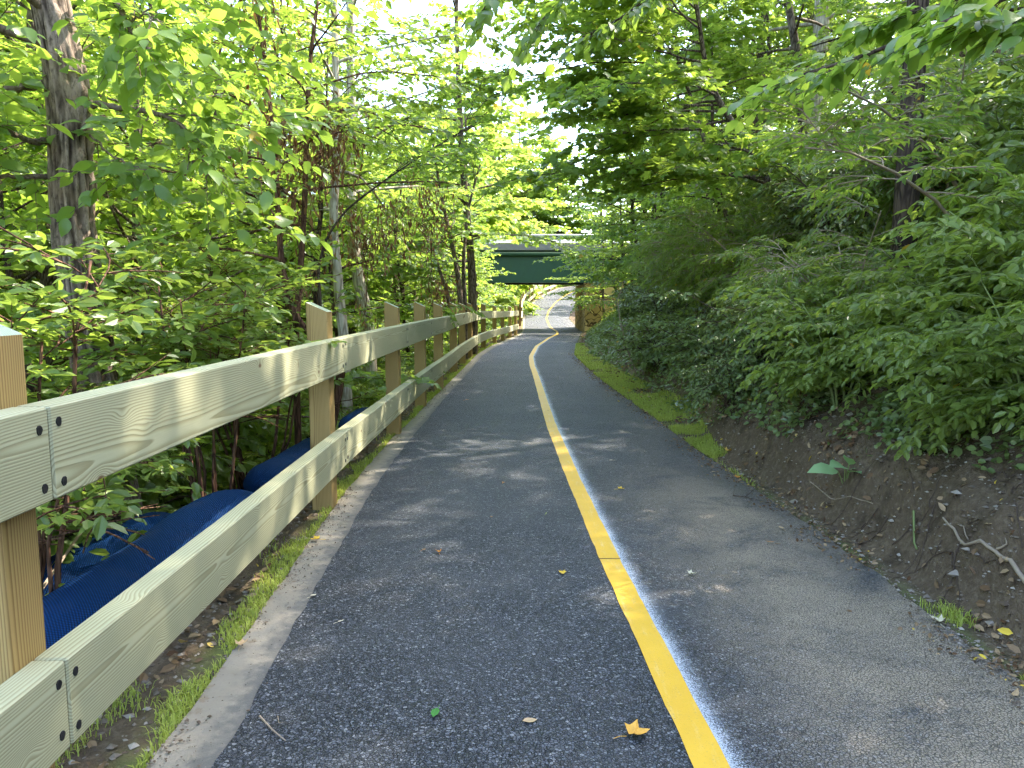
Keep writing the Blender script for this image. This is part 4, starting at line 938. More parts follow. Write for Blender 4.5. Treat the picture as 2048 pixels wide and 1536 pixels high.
# ---------- right bank
bank = [('s5', 2.62, 3.75, .6, 'low fine-leaved shrub drooping over the bare soil at the right edge'),
        ('s5', 2.78, 4.7, .75, 'fine-leaved shrub just above the broad pale-leaved plant'),
        ('s5', 2.5, 5.6, .7, 'small leafy shrub left of the broad pale-leaved plant, on the soil lip'),
        ('s4', 2.2, 7.3, .6, 'low ivy-leaved bush where the grass strip begins'),
        ('s5', 3.15, 4.3, .8, 'fine-leaved shrub spilling down the bank at the right edge'),
        ('s5', 3.9, 5.3, 1.0, 'fine-leaved shrub with reddish stems at the right edge above the bare soil'),
        ('s5', 4.3, 3.6, 1.0, 'tall pale-leaved shrub cut by the right edge'),
        ('s3', 2.95, 6.6, .85, 'shrub with narrow leaves above the bare soil, mid bank'),
        ('s3', 4.3, 7.6, 1.1, 'arching narrow-leaved shrub in the middle of the bank'),
        ('s5', 3.3, 8.7, .75, 'shrub leaning over the grass strip'),
        ('s4', 2.7, 7.6, .8, 'low ivy-leaved bush over the soil edge'),
        ('s4', 2.6, 9.6, .8, 'low dark bush beside the widest grass'),
        ('s3', 3.6, 10.6, 1.1, 'dense shrub halfway along the bank'),
        ('s4', 2.5, 12.4, .9, 'low glossy bush where the grass narrows'),
        ('s3', 3.8, 13.6, 1.2, 'shrub with hanging sprays beyond the halfway one'),
        ('s4', 3.1, 15.5, 1.0, 'glossy bush at the inside of the curve'),
        ('s3', 4.4, 17.5, 1.3, 'tall shrub above the inside of the curve'),
        ('s4', 3.5, 19.5, 1.0, 'low bush hanging to the asphalt at the curve'),
        ('s3', 4.7, 22.5, 1.2, 'shrub before the underpass at the right'),
        ('s6', 5.7, 27, 1.1, 'bright shrub close in front of the stone abutment'),
        ('s4', 6.0, 31, 1.0, 'low bush at the foot of the stone abutment'),
        ('s3', 5.6, 6.4, 1.2, 'upper bank shrub right of the arching stems'),
        ('s3', 5.9, 8.9, 1.2, 'upper bank shrub below the thick ridge trunk'),
        ('s5', 5.2, 11.5, 1.3, 'shrub under the curved maple'),
        ('s5', 5.0, 14.8, 1.2, 'upper bank shrub behind the curved maple'),
        ('s4', 6.9, 10.8, 1.2, 'low bush near the crest of the bank'),
        ('s3', 5.0, 19, 1.5, 'upper bank shrub beyond the curved maple')]
for k, x, y, s, lb in bank: place(k, x, y, s, U(0, 6.28), lb, 'shrubs on the right bank')
rows = [('m2', 4.4, 15.5, .75, 'small maple on the slope behind the curved one'),
        ('u1', 5.2, 20.5, .8, 'small tree leaning over the curve of the path'),
        ('m1', 6.3, 19.0, .95, 'maple near the crest beyond the curved one'),
        ('u2', 4.7, 25.5, .85, 'tree overhanging the right end of the girder'),
        ('m2', 5.0, 33, .95, 'little maple reaching in front of the girder from the right'),
        ('u2', 7.6, 24, 1.0, 'tree on the crest near the bridge')]
for k, x, y, s, lb in rows: place(k, x, y, s, U(0, 6.28), lb)
g = 'tall trees on the plateau behind the right bank'
for x, y, s in ((12, 4, .8), (14.5, 9, .85), (12.5, 13, .8), (15, 20, .9), (11.5, 24, .9), (17, 28, .9), (12.5, 31, .9)): place(rnd.choice(['t1', 't2']), x, y, s, U(0, 6.28), 'tall forest tree on the plateau behind the crest of the right bank', g)
# trees behind the viewer and out of the picture to the right give the shade the path lies in
for x, y, k, s, lb in ((8.2, 1.5, 't1', .9, 'tall shade tree on the bank right of the frame'), (9.5, 6.5, 't2', .85, 'tall shade tree above the right edge of the frame')):
    place(k, x, y, s, U(0, 6.28), lb)
for x, y, s in ((-9.2, 4.5, .8), (-10.5, 9, .85), (-9.0, 13.5, .8), (-11, 17, .9), (-9.6, 21.5, .85), (-8.6, 27, .85), (-10.5, 31, .9), (-8.0, 35.5, .85), (-6.3, 25.5, .7), (-6.6, 33, .75)):
    place(rnd.choice(['t1', 't2']), x, y, s, U(0, 6.28), 'tall leafy tree lining the creek beyond the fence', 'tall trees lining the creek')
g = 'tall shade trees along the crest of the right bank'
for x, y, s, k in ((8.6, 4.5, .85, 't2'), (9.4, 8.5, .9, 't1'), (8.4, 12.5, .85, 't2'), (9.8, 17, .9, 't1'), (8.2, 21, .8, 't2'), (9.0, 28, .85, 't1'), (7.8, 34, .8, 't2')):
    place(k, x, y, s, U(0, 6.28), 'tall high-crowned tree along the crest of the right bank', g)
for k, x, y, s, lb in (('t2', 5.9, 3.4, .75, 'tall shade tree on the bank just outside the right edge'), ('t1', 6.8, 6.4, .75, 'tall shade tree above the upper right corner'), ('t1', 6.0, 19.5, .62, 'slim tall tree on the slope right of the sky gap'), ('t2', 5.4, 26.5, .6, 'slim tall tree on the slope close to the bridge'), ('t2', 6.0, 33, .62, 'slim tall tree at the right bridge end'),
    ('t2', -4.9, 15.5, .68, 'tall leafy tree left of the sky gap, nearer one'), ('t1', -4.6, 21.5, .68, 'tall leafy tree left of the sky gap, middle one'), ('t2', -4.2, 28, .66, 'tall leafy tree left of the sky gap before the bridge'), ('t1', -6.5, 10.5, .72, 'tall tree on the creek bank behind the reddish stems'), ('t2', -7.2, 7, .7, 'tall tree on the creek bank at the left edge'), ('t1', -4.0, 35, .62, 'tall tree hiding the left half of the girder'), ('t2', -7.6, 16.5, .8, 'tall bright tree by the creek behind the pale trunks')):
    place(k, x, y, s, U(0, 6.28), lb)
for k, x, y, s, lb in (('u2', 5.6, 22.5, .8, 'tree on the slope just before the abutment'), ('m2', 5.2, 28.5, .8, 'maple over the stone abutment'), ('m1', 7.2, 30, .9, 'maple on the crest over the abutment'), ('m2', 5.0, 35.5, .8, 'maple right beside the girder end')):
    place(k, x, y, s, U(0, 6.28), lb)
for k, x, y, s, lb in (('s3', 5.0, 5.0, 1.3, 'long-sprayed shrub mid bank near the right edge'), ('s5', 5.0, 8.0, 1.2, 'fine-leaved shrub below the arching stems'), ('s4', 4.5, 10.0, 1.3, 'glossy bush in the middle of the bank'), ('s3', 4.3, 12.2, 1.2, 'narrow-leaved shrub left of the curved maple foot'), ('s5', 6.4, 7.4, 1.3, 'fine-leaved shrub high on the bank'), ('s4', 6.2, 5.0, 1.2, 'glossy bush high on the bank at the right edge'), ('s5', 4.9, 16.6, 1.3, 'bright fine-leaved shrub over the curve'), ('s4', 5.6, 25, 1.3, 'bush before the abutment on the slope'), ('s3', 6.6, 31.5, 1.3, 'shrub on top of the slope by the abutment'), ('s5', 2.9, 6.0, .6, 'small fine-leaved shrub hanging over the bare soil'), ('s4', 7.3, 13.5, 1.2, 'glossy bush just under the crest'), ('s3', 7.4, 6.2, 1.1, 'shrub on the crest near the right edge')):
    place(k, x, y, s, U(0, 6.28), lb, 'shrubs on the right bank')
for k, x, y, s, lb in (('u2', -4.2, 3.6, .8, 'young tree directly left of the thick trunk'), ('u1', -3.8, 6.2, .7, 'young tree directly behind the thick trunk'), ('m1', -6.2, 11.5, 1.1, 'maple on the creek bank behind the first maple'), ('u1', -5.2, 16.5, 1.1, 'tree on the creek bank left of the slanted pale trunk'), ('u2', -3.6, 23, .95, 'tree on the creek bank behind the slim trunk'), ('m1', -3.4, 33, 1.0, 'maple close to the left part of the bridge'), ('u1', -2.3, 34.5, .75, 'small tree under the left boughs at the girder'), ('s2', -4.3, 8.6, 1.3, 'leafy shrub behind the reddish stems'), ('s1', -4.0, 11.8, 1.3, 'leafy shrub on the creek bank left of the pale trunk'), ('s6', -4.4, 15, 1.4, 'bright shrub on the creek bank behind the third post'), ('s1', -4.6, 2.2, 1.3, 'dense shrub at the left edge on the slope'), ('s2', -3.7, 1.2, 1.2, 'shrub at the left edge behind the first post'), ('s1', -3.9, 5.3, 1.25, 'dark shrub between the thick trunk and the creek')):
    place(k, x, y, s, U(0, 6.28), lb)
for i in range(14): place('f2' if i % 3 else 'f1', -9+i*1.1+U(-1, 1), U(82, 100), U(1.1, 1.5), U(0, 6.28), 'broad leafy tree closing the view just above the bridge railing', 'trees above the bridge railing')
for k, x, y, s, lb in (('t2', -2.6, 31, .55, 'slim tall tree in front of the girder left of the path'), ('m1', 4.9, 30.5, 1.05, 'spreading maple over the slope before the abutment'), ('m2', 4.6, 26.3, 1.0, 'maple whose flat sprays close in on the sky gap from the right'), ('m1', -3.3, 24.5, 1.1, 'maple whose flat sprays close in on the sky gap from the left'), ('m1', -2.6, 37.2, 1.05, 'maple directly before the left half of the girder')):
    place(k, x, y, s, U(0, 6.28), lb)
for k, x, y, s, lb in (('f1', -2.8, 53, 1.25, 'leafy tree standing behind the left part of the bridge'), ('f2', -4.8, 57, 1.4, 'broad tree behind the bridge, left of the far fence'), ('f1', -1.2, 64, 1.3, 'tall tree beyond the far fence in the sky gap'), ('t1', -3.1, 47.5, .8, 'tall tree right behind the girder at the left'), ('m2', -1.25, 34.6, .72, 'small maple veiling the left end of the visible girder'), ('m1', 4.5, 36.6, .8, 'maple sending sprays across the girder from the right'), ('u1', -2.4, 38, .85, 'tree close against the bridge railing on the left')):
    place(k, x, y, s, U(0, 6.28), lb)
# ---------- beyond the bridge
g = 'trees beyond the bridge'
for i in range(14):
    y = 49+i*3.5+U(-1.5, 1.5); place(rnd.choice(['f1', 'f2', 't2']), float(xc(y))-4.5-U(0, 9), y, U(.75, 1.1), U(0, 6.28), 'tree beyond the bridge on the left of the climbing path', g)
for i in range(13):
    y = 49+i*3.5+U(-2, 2); place(rnd.choice(['f1', 'f2', 't2']), float(xr(y))+8+U(0, 8), y, U(.7, 1.0), U(0, 6.28), 'tree beyond the bridge on the right of the climbing path', g)
for i in range(12): place('f1', -22+i*4+U(-1.5, 1.5), 92+U(-5, 12), U(1.1, 1.4), U(0, 6.28), 'hazy distant tree closing the view above the bridge', 'distant trees')
for x, y, s in ((-1.2, 49.5, 1.5), (-.6, 54, 1.4), (-2.2, 58, 1.5)): place('s6', x, y, s, U(0, 6.28), 'bright sunlit shrub left of the far fence beyond the bridge', 'sunlit shrubs beyond the bridge')

# ---------- poles and dead leaves
def pole(label, px, Y, z1, r):
    x = px_at(px, Y); b = Vector((x, Y, tz(x, Y)-.1)); mb = MB(); tube(mb, [(0, 0, 0), (0, 0, z1*.5-b.z), (0, 0, z1-b.z)], [r, r*.92, r*.85], 14)
    t = thing('utility_pole', label, 'pole', b); mb.obj('pole_shaft', M['pole'], t)
    m2 = MB(); tube(m2, [(0, 0, z1-b.z+.001), (0, 0, z1-b.z+.05)], r*1.05, 14); m2.obj('pole_cap', M['pole'], t)
pole('slim pale grey post half hidden in leaves before the bridge', 855, 26, 3.4, .07)
def dead_cluster(label, base, cl, seed, r=.28):
    rs = np.random.RandomState(seed); lv, wd = MB(), MB(); b = np.array(tuple(base))
    prev = None; path_ = []
    for (px, py, Y, n_, s_) in cl:
        c = np.array(tuple(P(px, py, Y)))-b
        if prev is not None: path_ += list(bez_between(prev, c, rs))
        prev = c
        p = c+rs.normal(0, 1, (n_, 3))*s_*np.array([1, 1, 1.1]); d = np.stack([rs.normal(0, .35, n_), rs.normal(0, .35, n_), -np.ones(n_)], -1); nr = rs.normal(0, 1, (n_, 3))
        prisms(lv, p, p-d*.1, .0018); put_leaves(lv, p, d, nr, rs.uniform(.05, .10, n_), rs.random(n_), 'ln')
    tube(wd, path_, .006, 5)
    t = thing('withered_vine', label, 'vine', base, 0, 'withered vines hanging among the left trees'); wd.obj('vine_stem', M['bark_red'], t); lv.obj('dead_leaves', M['dead'], t)
def bez_between(a, b, rs, n=8):
    u = np.linspace(0, 1, n)[:, None]; q = a+(b-a)*u; q[1:-1] += rs.normal(0, .04, (n-2, 3)); q[:, 2] -= .25*np.sin(u[:, 0]*math.pi); return q
dead_cluster('withered brown vine clinging to the straighter reddish stem', P(612, 560, 7.2), [(612, 560, 7.2, 30, .1), (600, 430, 7.2, 60, .12), (615, 330, 7.3, 160, .16), (655, 240, 7.4, 140, .16), (650, 300, 7.4, 110, .15), (560, 300, 7.3, 60, .15), (690, 300, 7.6, 60, .12)], 71)
dead_cluster('withered vine drooping between the second and third fence posts', P(740, 640, 9), [(740, 640, 9, 20, .1), (725, 500, 9, 110, .16), (745, 470, 9, 100, .16), (700, 440, 9, 60, .15), (790, 460, 9, 50, .15)], 72)
dead_cluster('withered brown vine hanging above the fourth fence post', P(860, 640, 12), [(860, 640, 12, 30, .1), (865, 470, 12, 130, .2), (850, 390, 12, 120, .2), (880, 430, 12, 70, .2), (825, 430, 12, 60, .2)], 73)
dead_cluster('short bunch of dry tan leaves just above the fifth fence post', P(885, 640, 13), [(885, 640, 13, 15, .08), (875, 585, 13, 120, .15), (900, 590, 13, 60, .15)], 74)
dead_cluster('small dark withered bunch hanging at the top left of the reddish stems', P(520, 90, 7.2), [(520, 90, 7.2, 40, .12), (510, 20, 7.2, 60, .14), (540, 230, 7.2, 50, .14), (420, 330, 6.6, 30, .1)], 75)
# ------------------------------------------------------------------ ground cover (stuff)
def nrm_at(x, y, e=.08):
    dx = (terrain(x+e, y)-terrain(x-e, y))/(2*e); dy = (terrain(x, y+e)-terrain(x, y-e))/(2*e)
    return unit(np.stack([-dx, -dy, np.ones_like(dx)], -1))
def scatter(name, label, n, fx, mat, shape, size, keep, seed, lift=(0, .06), up=.6, jit=.5, downhill=0., tint=None):
    rs = np.random.RandomState(seed); x, y = fx(rs, n); k = rs.random(n) < keep(x, y, rs); x, y = x[k], y[k]; n = len(x)
    if not n: return
    z = surf(x, y); N = np.where(((x < xr(y)) & (x > xc(y)))[:, None], np.array([[0, 0, 1.]]), nrm_at(x, y)); pos = np.stack([x, y, z+rs.uniform(*lift, n)], -1)
    an = rs.uniform(0, 6.28, n); d = np.stack([np.cos(an), np.sin(an), np.zeros(n)], -1)
    nn = N*up+rs.normal(0, jit, (n, 3)); nn[:, 2] = np.abs(nn[:, 2])+.1
    d = d-(d*nn).sum(-1, keepdims=True)*nn/((nn*nn).sum(-1, keepdims=True)); d = d+N*.12*downhill
    mb = MB(); put_leaves(mb, pos, d, nn, rs.uniform(*size, n)*(1+.012*y), rs.random(n)**1.3*.98 if tint is None else tint(x, y, rs), shape)
    o = mb.obj(name, mat); tag(o, label, None, None, 'stuff'); print(name, n); return o
def band(y0, y1, d0, d1, pw=1.0):
    def f(rs, n):
        y = y0+(y1-y0)*rs.random(n)**2.2; d = d0+(d1-d0)*rs.random(n)**pw; return xr(y)+d, y
    return f
def kb(x, y, rs):
    d = x-xr(y); bare = np.interp(y, [0, 3.4, 4.3, 5.3, 7, 10, 14, 20, 40], [.80, .66, .36, .20, .16, .46, .56, .40, .3])+(vnoise(x*1.7, y*1.7, 0, 21)-.5)*.3
    return np.clip(sstep(bare-.08, bare+.25, d), 0, 1)*np.clip(sstep(.22, .42, vnoise(x*1.3, y*1.3, 0, 22)*.6+vnoise(x*4, y*4, 0, 23)*.4), .08, 1)
scatter('ivy', 'glossy dark green ivy carpeting the right bank', 270000, band(1.0, 40, .3, 7.5, 1.1), M['leaf_ivy'], 'rd', (.028, .060), kb, 81, (.01, .10), .8, .5, 1)
scatter('undergrowth', 'mixed leafy undergrowth standing over the ivy on the right bank', 80000, band(1.5, 42, 1.0, 9, .8), M['leaf_shade'], 'ln', (.06, .11), lambda x, y, rs: kb(x, y, rs)*sstep(.32, .5, vnoise(x*1.1, y*1.1, 0, 31)), 82, (.08, .42), .7, .6, 0)
scatter('leaf_litter', 'brown dead leaves strewn over the right bank', 150000, band(.5, 36, .12, 7.5, 1.3), M['litter'], 'ov', (.018, .058), lambda x, y, rs: np.clip(.12+.88*sstep(.5, .68, vnoise(x*2, y*2, 0, 25)), 0, 1)*np.where(x-xr(y) < .3, .35, 1), 83, (.004, .035), .8, .45)
scatter('leaf_litter', 'crumbled leaves and debris along the right edge of the asphalt', 5200, lambda rs, n: (lambda y: (xr(y)+rs.normal(0, .09, n), y))(2+20*rs.random(n)**1.6), M['litter'], 'ov', (.008, .032), lambda x, y, rs: sstep(.3, .6, vnoise(x*3, y*3, 0, 41)), 97, (.003, .012), .8, .4)
def lband(y0, y1, d0, d1):
    def f(rs, n):
        y = y0+(y1-y0)*rs.random(n)**1.5; return xc(y)-(d0+(d1-d0)*rs.random(n)), y
    return f
scatter('leaf_litter', 'brown dead leaves and debris on the slope behind the fence', 30000, lband(.5, 34, .1, 5), M['litter'], 'ov', (.025, .07), lambda x, y, rs: np.where(xc(y)-x < .5, .5, 1.0)*np.where(terrain(x, y) < -1.9, 0, 1), 84, (.003, .025), .8, .4)
scatter('undergrowth', 'green weeds covering the creek bank behind the fence', 30000, lband(.3, 38, .9, 5.2), M['leaf_bright'], 'ov', (.05, .10), lambda x, y, rs: sstep(.38, .6, vnoise(x*1.2, y*1.2, 0, 28))*np.where(terrain(x, y) < -1.75, 0, 1), 85, (.02, .4), .7, .6)
scatter('undergrowth', 'bright leafy growth covering the far bank of the creek', 40000, lambda rs, n: (lambda y: (CREEKX(y)-2.6-rs.random(n)*22, y))(rs.uniform(0, 80, n)), M['leaf_bright'], 'rd', (.16, .30), lambda x, y, rs: np.ones_like(x)*.95, 86, (.0, .7), .6, .6)
scatter('undergrowth', 'sunlit leafy growth on both sides of the path beyond the bridge', 26000, lambda rs, n: (lambda y: (np.where(rs.random(n) < .5, xr(y)+.7+rs.random(n)*12, xc(y)-.6-rs.random(n)*6), y))(rs.uniform(46.5, 100, n)), M['leaf_bright'], 'rd', (.12, .24), lambda x, y, rs: np.ones_like(x), 87, (.0, .6), .6, .6)
scatter('undergrowth', 'woodland floor leaves on the plateau behind the crest', 26000, lambda rs, n: (7+rs.random(n)*30, rs.uniform(-5, 60, n)), M['leaf_shade'], 'rd', (.12, .25), lambda x, y, rs: np.ones_like(x), 88, (.0, .5), .6, .6)
def grass(name, label, n, f, keep, seed, hh):
    rs = np.random.RandomState(seed); x, y = f(rs, n); k = rs.random(n) < keep(x, y, rs); x, y = x[k], y[k]; n = len(x)
    z = terrain(x, y)-.004; b = np.stack([x, y, z], -1); an = rs.uniform(0, 6.28, n); d = np.stack([np.cos(an), np.sin(an), 0*an], -1); s = np.stack([-np.sin(an), np.cos(an), 0*an], -1)
    h = rs.uniform(*hh, n)[:, None]; ln = rs.uniform(.15, .9, n)[:, None]; w = (.0016+.00022*y)[:, None]; up = np.array([0, 0, 1.])
    V = np.stack([b-s*w, b+s*w, b+up*h*.6+d*h*ln*.35+s*w*.8, b+up*h*.6+d*h*ln*.35-s*w*.8, b+up*h*(.95-.3*ln)+d*h*ln], 1)
    mb = MB(); i = np.arange(n)[:, None]*5
    mb.add(V.reshape(-1, 3), i+np.array([[0, 1, 2, 3]]), np.repeat(rs.random(n)**1.2*.97, 5)); mb.f.append(i+np.array([[3, 2, 4]])); mb.m.append(np.zeros(n)); mb.sm.append(np.zeros(n))
    o = mb.obj(name, M['grass']); tag(o, label, None, None, 'stuff'); print(name, n)
grass('grass', 'fine bright green grass tufts along the concrete edging under the fence', 62000, lambda rs, n: (lambda y: (xc(y)+.015-.5*rs.random(n)**1.5, y))(1.2+26*rs.random(n)**2.2),
      lambda x, y, rs: sstep(.40, .62, vnoise(x*4.2, y*3.2, 0, 33)*.7+.42*(1-sstep(.0, .16, xc(y)-x))), 91, (.012, .06))
grass('grass', 'bright green grass strip between the asphalt and the right bank', 70000, lambda rs, n: (lambda y: (xr(y)-.02+np.interp(y, [2, 7, 9.5, 18, 24], [.16, .2, .62, .6, .3])*rs.random(n), y))(2.2+24*rs.random(n)**1.1),
      lambda x, y, rs: (lambda t, q: sstep(.42-.24*t, .62-.26*t, q))(sstep(5.5, 8.6, y), vnoise(x*2.5, y*2.5, 0, 34)), 92, (.02, .075))
# pebbles and crumbs of soil
def crumbs(name, label, n, f, keep, mat, seed, rr):
    rs = np.random.RandomState(seed); x, y = f(rs, n); k = rs.random(n) < keep(x, y, rs); x, y = x[k], y[k]; n = len(x)
    T = np.array([(1, 0, 0), (0, 1, 0), (-1, 0, 0), (0, -1, 0), (0, 0, .8), (0, 0, -.8)], float); Fc = np.array([(0, 1, 4), (1, 2, 4), (2, 3, 4), (3, 0, 4), (1, 0, 5), (2, 1, 5), (3, 2, 5), (0, 3, 5)])
    r = rs.uniform(*rr, n)*(rs.random(n)**2*1.5+.5); V = T[None]*rs.uniform(.6, 1.3, (n, 6, 1))*r[:, None, None]; a = rs.uniform(0, 6.28, n)[:, None]
    V = np.stack([V[..., 0]*np.cos(a)-V[..., 1]*np.sin(a), V[..., 0]*np.sin(a)+V[..., 1]*np.cos(a), V[..., 2]*.7], -1)+np.stack([x, y, surf(x, y)+r*.2], -1)[:, None]
    mb = MB(); mb.add(V.reshape(-1, 3), (np.arange(n)[:, None, None]*6+Fc[None]).reshape(-1, 3), np.repeat(rs.random(n), 6)); o = mb.obj(name, mat); tag(o, label, None, None, 'stuff')
def crumb_mat():
    t = NT('pebble'); a = t.attr(); return t.done(t.pbr(t.mix(t.math('POWER', a, 2.0), (.10, .07, .045), (.36, .31, .25)), .85, None, .2))
M['pebble'] = crumb_mat()
crumbs('gravel', 'small pebbles scattered in the soil between the fence and the concrete', 14000, lband(1, 20, .0, .9), lambda x, y, rs: np.ones_like(x)*.8, M['pebble'], 95, (.003, .012))
crumbs('soil_crumbs', 'soil and grit spilled over the right edge of the asphalt', 9000, lambda rs, n: (lambda y: (xr(y)-np.abs(rs.normal(0, .09, n))+.05, y))(1.8+16*rs.random(n)**1.7), lambda x, y, rs: sstep(.3, .55, vnoise(x*2.5, y*2.5, 0, 42)), M['pebble'], 98, (.0012, .0055))
crumbs('soil_crumbs', 'grit and soil crumbs on the concrete edging', 7000, lambda rs, n: (lambda y: (xc(y)+np.abs(rs.normal(0, .08, n))-.02, y))(1.5+16*rs.random(n)**1.7), lambda x, y, rs: sstep(.35, .6, vnoise(x*3.5, y*3.5, 0, 43)), M['pebble'], 99, (.0012, .005))
crumbs('soil_crumbs', 'clods and pebbles on the bare soil at the foot of the right bank', 26000, band(1.5, 12, .0, 1.5, 1.0), lambda x, y, rs: np.ones_like(x)*.9, M['pebble'], 96, (.002, .010))
crumbs('clods', 'larger clods and stones lodged in the bare soil of the right bank', 900, band(1.5, 12, .05, 1.3, 1.0), lambda x, y, rs: np.ones_like(x), M['pebble'], 196, (.008, .024))
# ------------------------------------------------------------------ countable bits on the path
def fleaf(px, py, size, col, label, shape='mp', curl=.25, rz=None, stem=True, onrail=None):
    x, y = onpath(px, py); z = float(pz(y)) if xl(y) < x < xr(y) else (tz(x, y) if x > xr(y) or x < xc(y) else float(pz(y)))
    seed = int(px*7+py); rs = np.random.RandomState(seed)
    T, Fc = SH[shape]; mb = MB(); V = T.copy(); V[:, 0] -= .5
    V[:, 2] = curl*((V[:, 0]**2)*.8+np.abs(V[:, 1])**1.5*1.6)+.02+rs.uniform(0, .05, len(V)); V *= size
    if shape == 'big': Fq = Fc[[0, 1, 3, 4]]; mb.add(V, Fq, 0, 0, True); mb.f.append(Fc[[2, 5]][:, :3]); mb.m.append(np.zeros(2)); mb.sm.append(np.full(2, True))
    else: mb.add(V, Fc, 0, 0, False)
    if stem: tube(mb, [(-.5*size, 0, .03*size), (-.75*size, .05*size, .05*size), (-1.05*size, .02*size, .02*size)], .0012, 4, cap=False)
    key = 'fl_%s' % str(col)
    if key not in M:
        t = NT('fallen_leaf'); o_ = t.obj(); n_ = t.noise(o_, 60, 3); M[key] = t.done(t.pbr(t.mix(n_, tuple(c*.6 for c in col), tuple(min(1, c*1.2) for c in col)), .65, None, .3))
    o = mb.obj('fallen_leaf', M[key], None, (x, y, z+.005)); o.rotation_euler = (0, 0, rs.uniform(0, 6.28) if rz is None else rz)
    tag(o, label, 'leaf', 'fallen leaves on the path'); return o
YE, TA, BR, GN, OR, PA = (.72, .46, .05), (.50, .34, .18), (.30, .16, .07), (.05, .20, .03), (.60, .25, .04), (.62, .54, .36)
fleaf(1277, 1473, .085, (.72, .38, .06), 'curled yellow-orange leaf with a long stalk beside the yellow line at the bottom', 'mp', .6, .3)
fleaf(870, 1437, .055, GN, 'small green leaf lying on the near asphalt', 'ov', .5)
fleaf(1060, 1448, .05, TA, 'flat tan leaf on the near asphalt, between the green and the orange ones', 'big', .1, .1, False)
fleaf(682, 1246, .035, PA, 'narrow pale leaf near the concrete edging', 'ln', .3, .8)
fleaf(1125, 1151, .045, YE, 'yellowish leaf left of the yellow line near its seam', 'mp', .4)
fleaf(1385, 1152, .05, PA, 'pale crumpled leaf in the right lane, level with the seam', 'mp', .7)
fleaf(1243, 981, .055, YE, 'yellow lobed leaf just right of the line, mid distance', 'mp', .5)
fleaf(1222, 923, .04, PA, 'small pale leaf right of the line, beyond the lobed one', 'ov', .3)
fleaf(1427, 946, .045, TA, 'tan leaf close to the right edge of the asphalt', 'ov', .3)
fleaf(1475, 957, .06, OR, 'brown-orange leaf right on the asphalt edge by the soil', 'mp', .5)
fleaf(1458, 915, .09, (.72, .45, .10), 'large yellow-tan leaf in the grass beyond the asphalt edge', 'mp', .8)
fleaf(1562, 1059, .05, TA, 'tan leaf by the asphalt edge below the twig', 'ov', .5)
fleaf(1540, 1089, .055, BR, 'curled brown leaf on the dusty asphalt', 'ln', .9)
fleaf(1872, 1247, .065, PA, 'star-shaped pale leaf at the dusty right edge', 'mp', .8)
fleaf(2030, 1398, .07, TA, 'curled brown leaf at the bottom right edge', 'ln', .8)
fleaf(983, 1037, .03, BR, 'small brown leaf in the left lane, mid distance', 'ov', .4)
fleaf(1092, 1030, .035, (.35, .38, .08), 'olive leaf in the left lane near the line', 'ln', .4)
fleaf(877, 1107, .04, OR, 'orange-brown crumpled leaf in the left lane', 'mp', .9)
fleaf(848, 1103, .03, BR, 'tiny brown leaf next to the orange-brown one', 'ov', .5)
fleaf(1007, 967, .03, OR, 'small orange leaf in the left lane far from the line', 'mp', .4)
fleaf(630, 1082, .06, YE, 'yellow lobed leaf on the concrete edging', 'mp', .5)
fleaf(627, 1197, .035, PA, 'pale curled scrap where concrete meets asphalt', 'ov', .6)
fleaf(483, 1292, .06, TA, 'tan leaf lying on the concrete edging near the bottom', 'mp', .6)
fleaf(935, 801, .07, OR, 'orange-brown leaf farther along the left lane', 'ov', .4)
fleaf(1102, 822, .05, BR, 'dark small leaf just right of the line far ahead', 'ov', .4)
fleaf(1244, 826, .06, BR, 'brown leaf far ahead in the right lane', 'ov', .3)
fleaf(1715, 940, .10, YE, 'bright yellow leaf on the bank behind the broad pale-leaved plant', 'mp', .7)
fleaf(1255, 812, .05, TA, 'tan leaf far ahead in the right lane beside the brown one', 'ov', .3)
# twigs
def gp3(px, py, dz=.01):
    g_ = GP(px, py, 1.2, 30); x, y = onpath(px, py)
    if xl(y) < x < xr(y): return Vector((x, y, float(pz(y))+dz))
    return Vector((g_.x, g_.y, g_.z+.05+dz))
stick('twig', 'straight dry twig on the near asphalt by the concrete', 'twig', [gp3(520, 1444), gp3(545, 1470), gp3(571, 1493)], .004, .002, M['twig_pale'], [([gp3(556, 1443), gp3(558, 1452), gp3(567, 1458)], .0015)])
stick('twig', 'forked grey twig on the asphalt near the right edge', 'twig', [gp3(1466, 995), gp3(1490, 997), gp3(1512, 985, .03)], .004, .002, M['twig'], [([gp3(1490, 997), gp3(1510, 1002), gp3(1536, 1010)], .003), ([gp3(1466, 995), gp3(1470, 980, .02)], .002)])
lay = lambda ps, r: [Vector((q[0], q[1], tz(q[0], q[1])+r)) for q in [ps[i].lerp(ps[i+1], u) for i in range(len(ps)-1) for u in (0, .25, .5, .75)]+[ps[-1]]]
stick('dead_branch', 'pale forked dead branch lying on the bare soil at the right', 'branch', lay([gp3(1885, 1057), gp3(1930, 1095), gp3(1990, 1115), gp3(2020, 1135), gp3(2060, 1185)], .012), .006, .012, M['twig_pale'], [(lay([gp3(1992, 1117), gp3(2012, 1105), gp3(2010, 1085)], .015), .006), (lay([gp3(1990, 1116), gp3(1965, 1122), gp3(1948, 1120)], .01), .004), (lay([gp3(1935, 1097), gp3(1925, 1080), gp3(1912, 1070)], .012), .004)])
stick('twig', 'thin pale root-like twig along the foot of the bank', 'twig', lay([gp3(1620, 975), gp3(1660, 1002), gp3(1700, 1015), gp3(1745, 1020)], .006), .004, .003, M['twig_pale'])
stick('twig', 'short broken grass-green stalk stuck in the soil at the right', 'twig', [gp3(1825, 1060, .1), gp3(1828, 1095), gp3(1832, 1120)], .006, .005, M['twig_green'])
rs = np.random.RandomState(99)
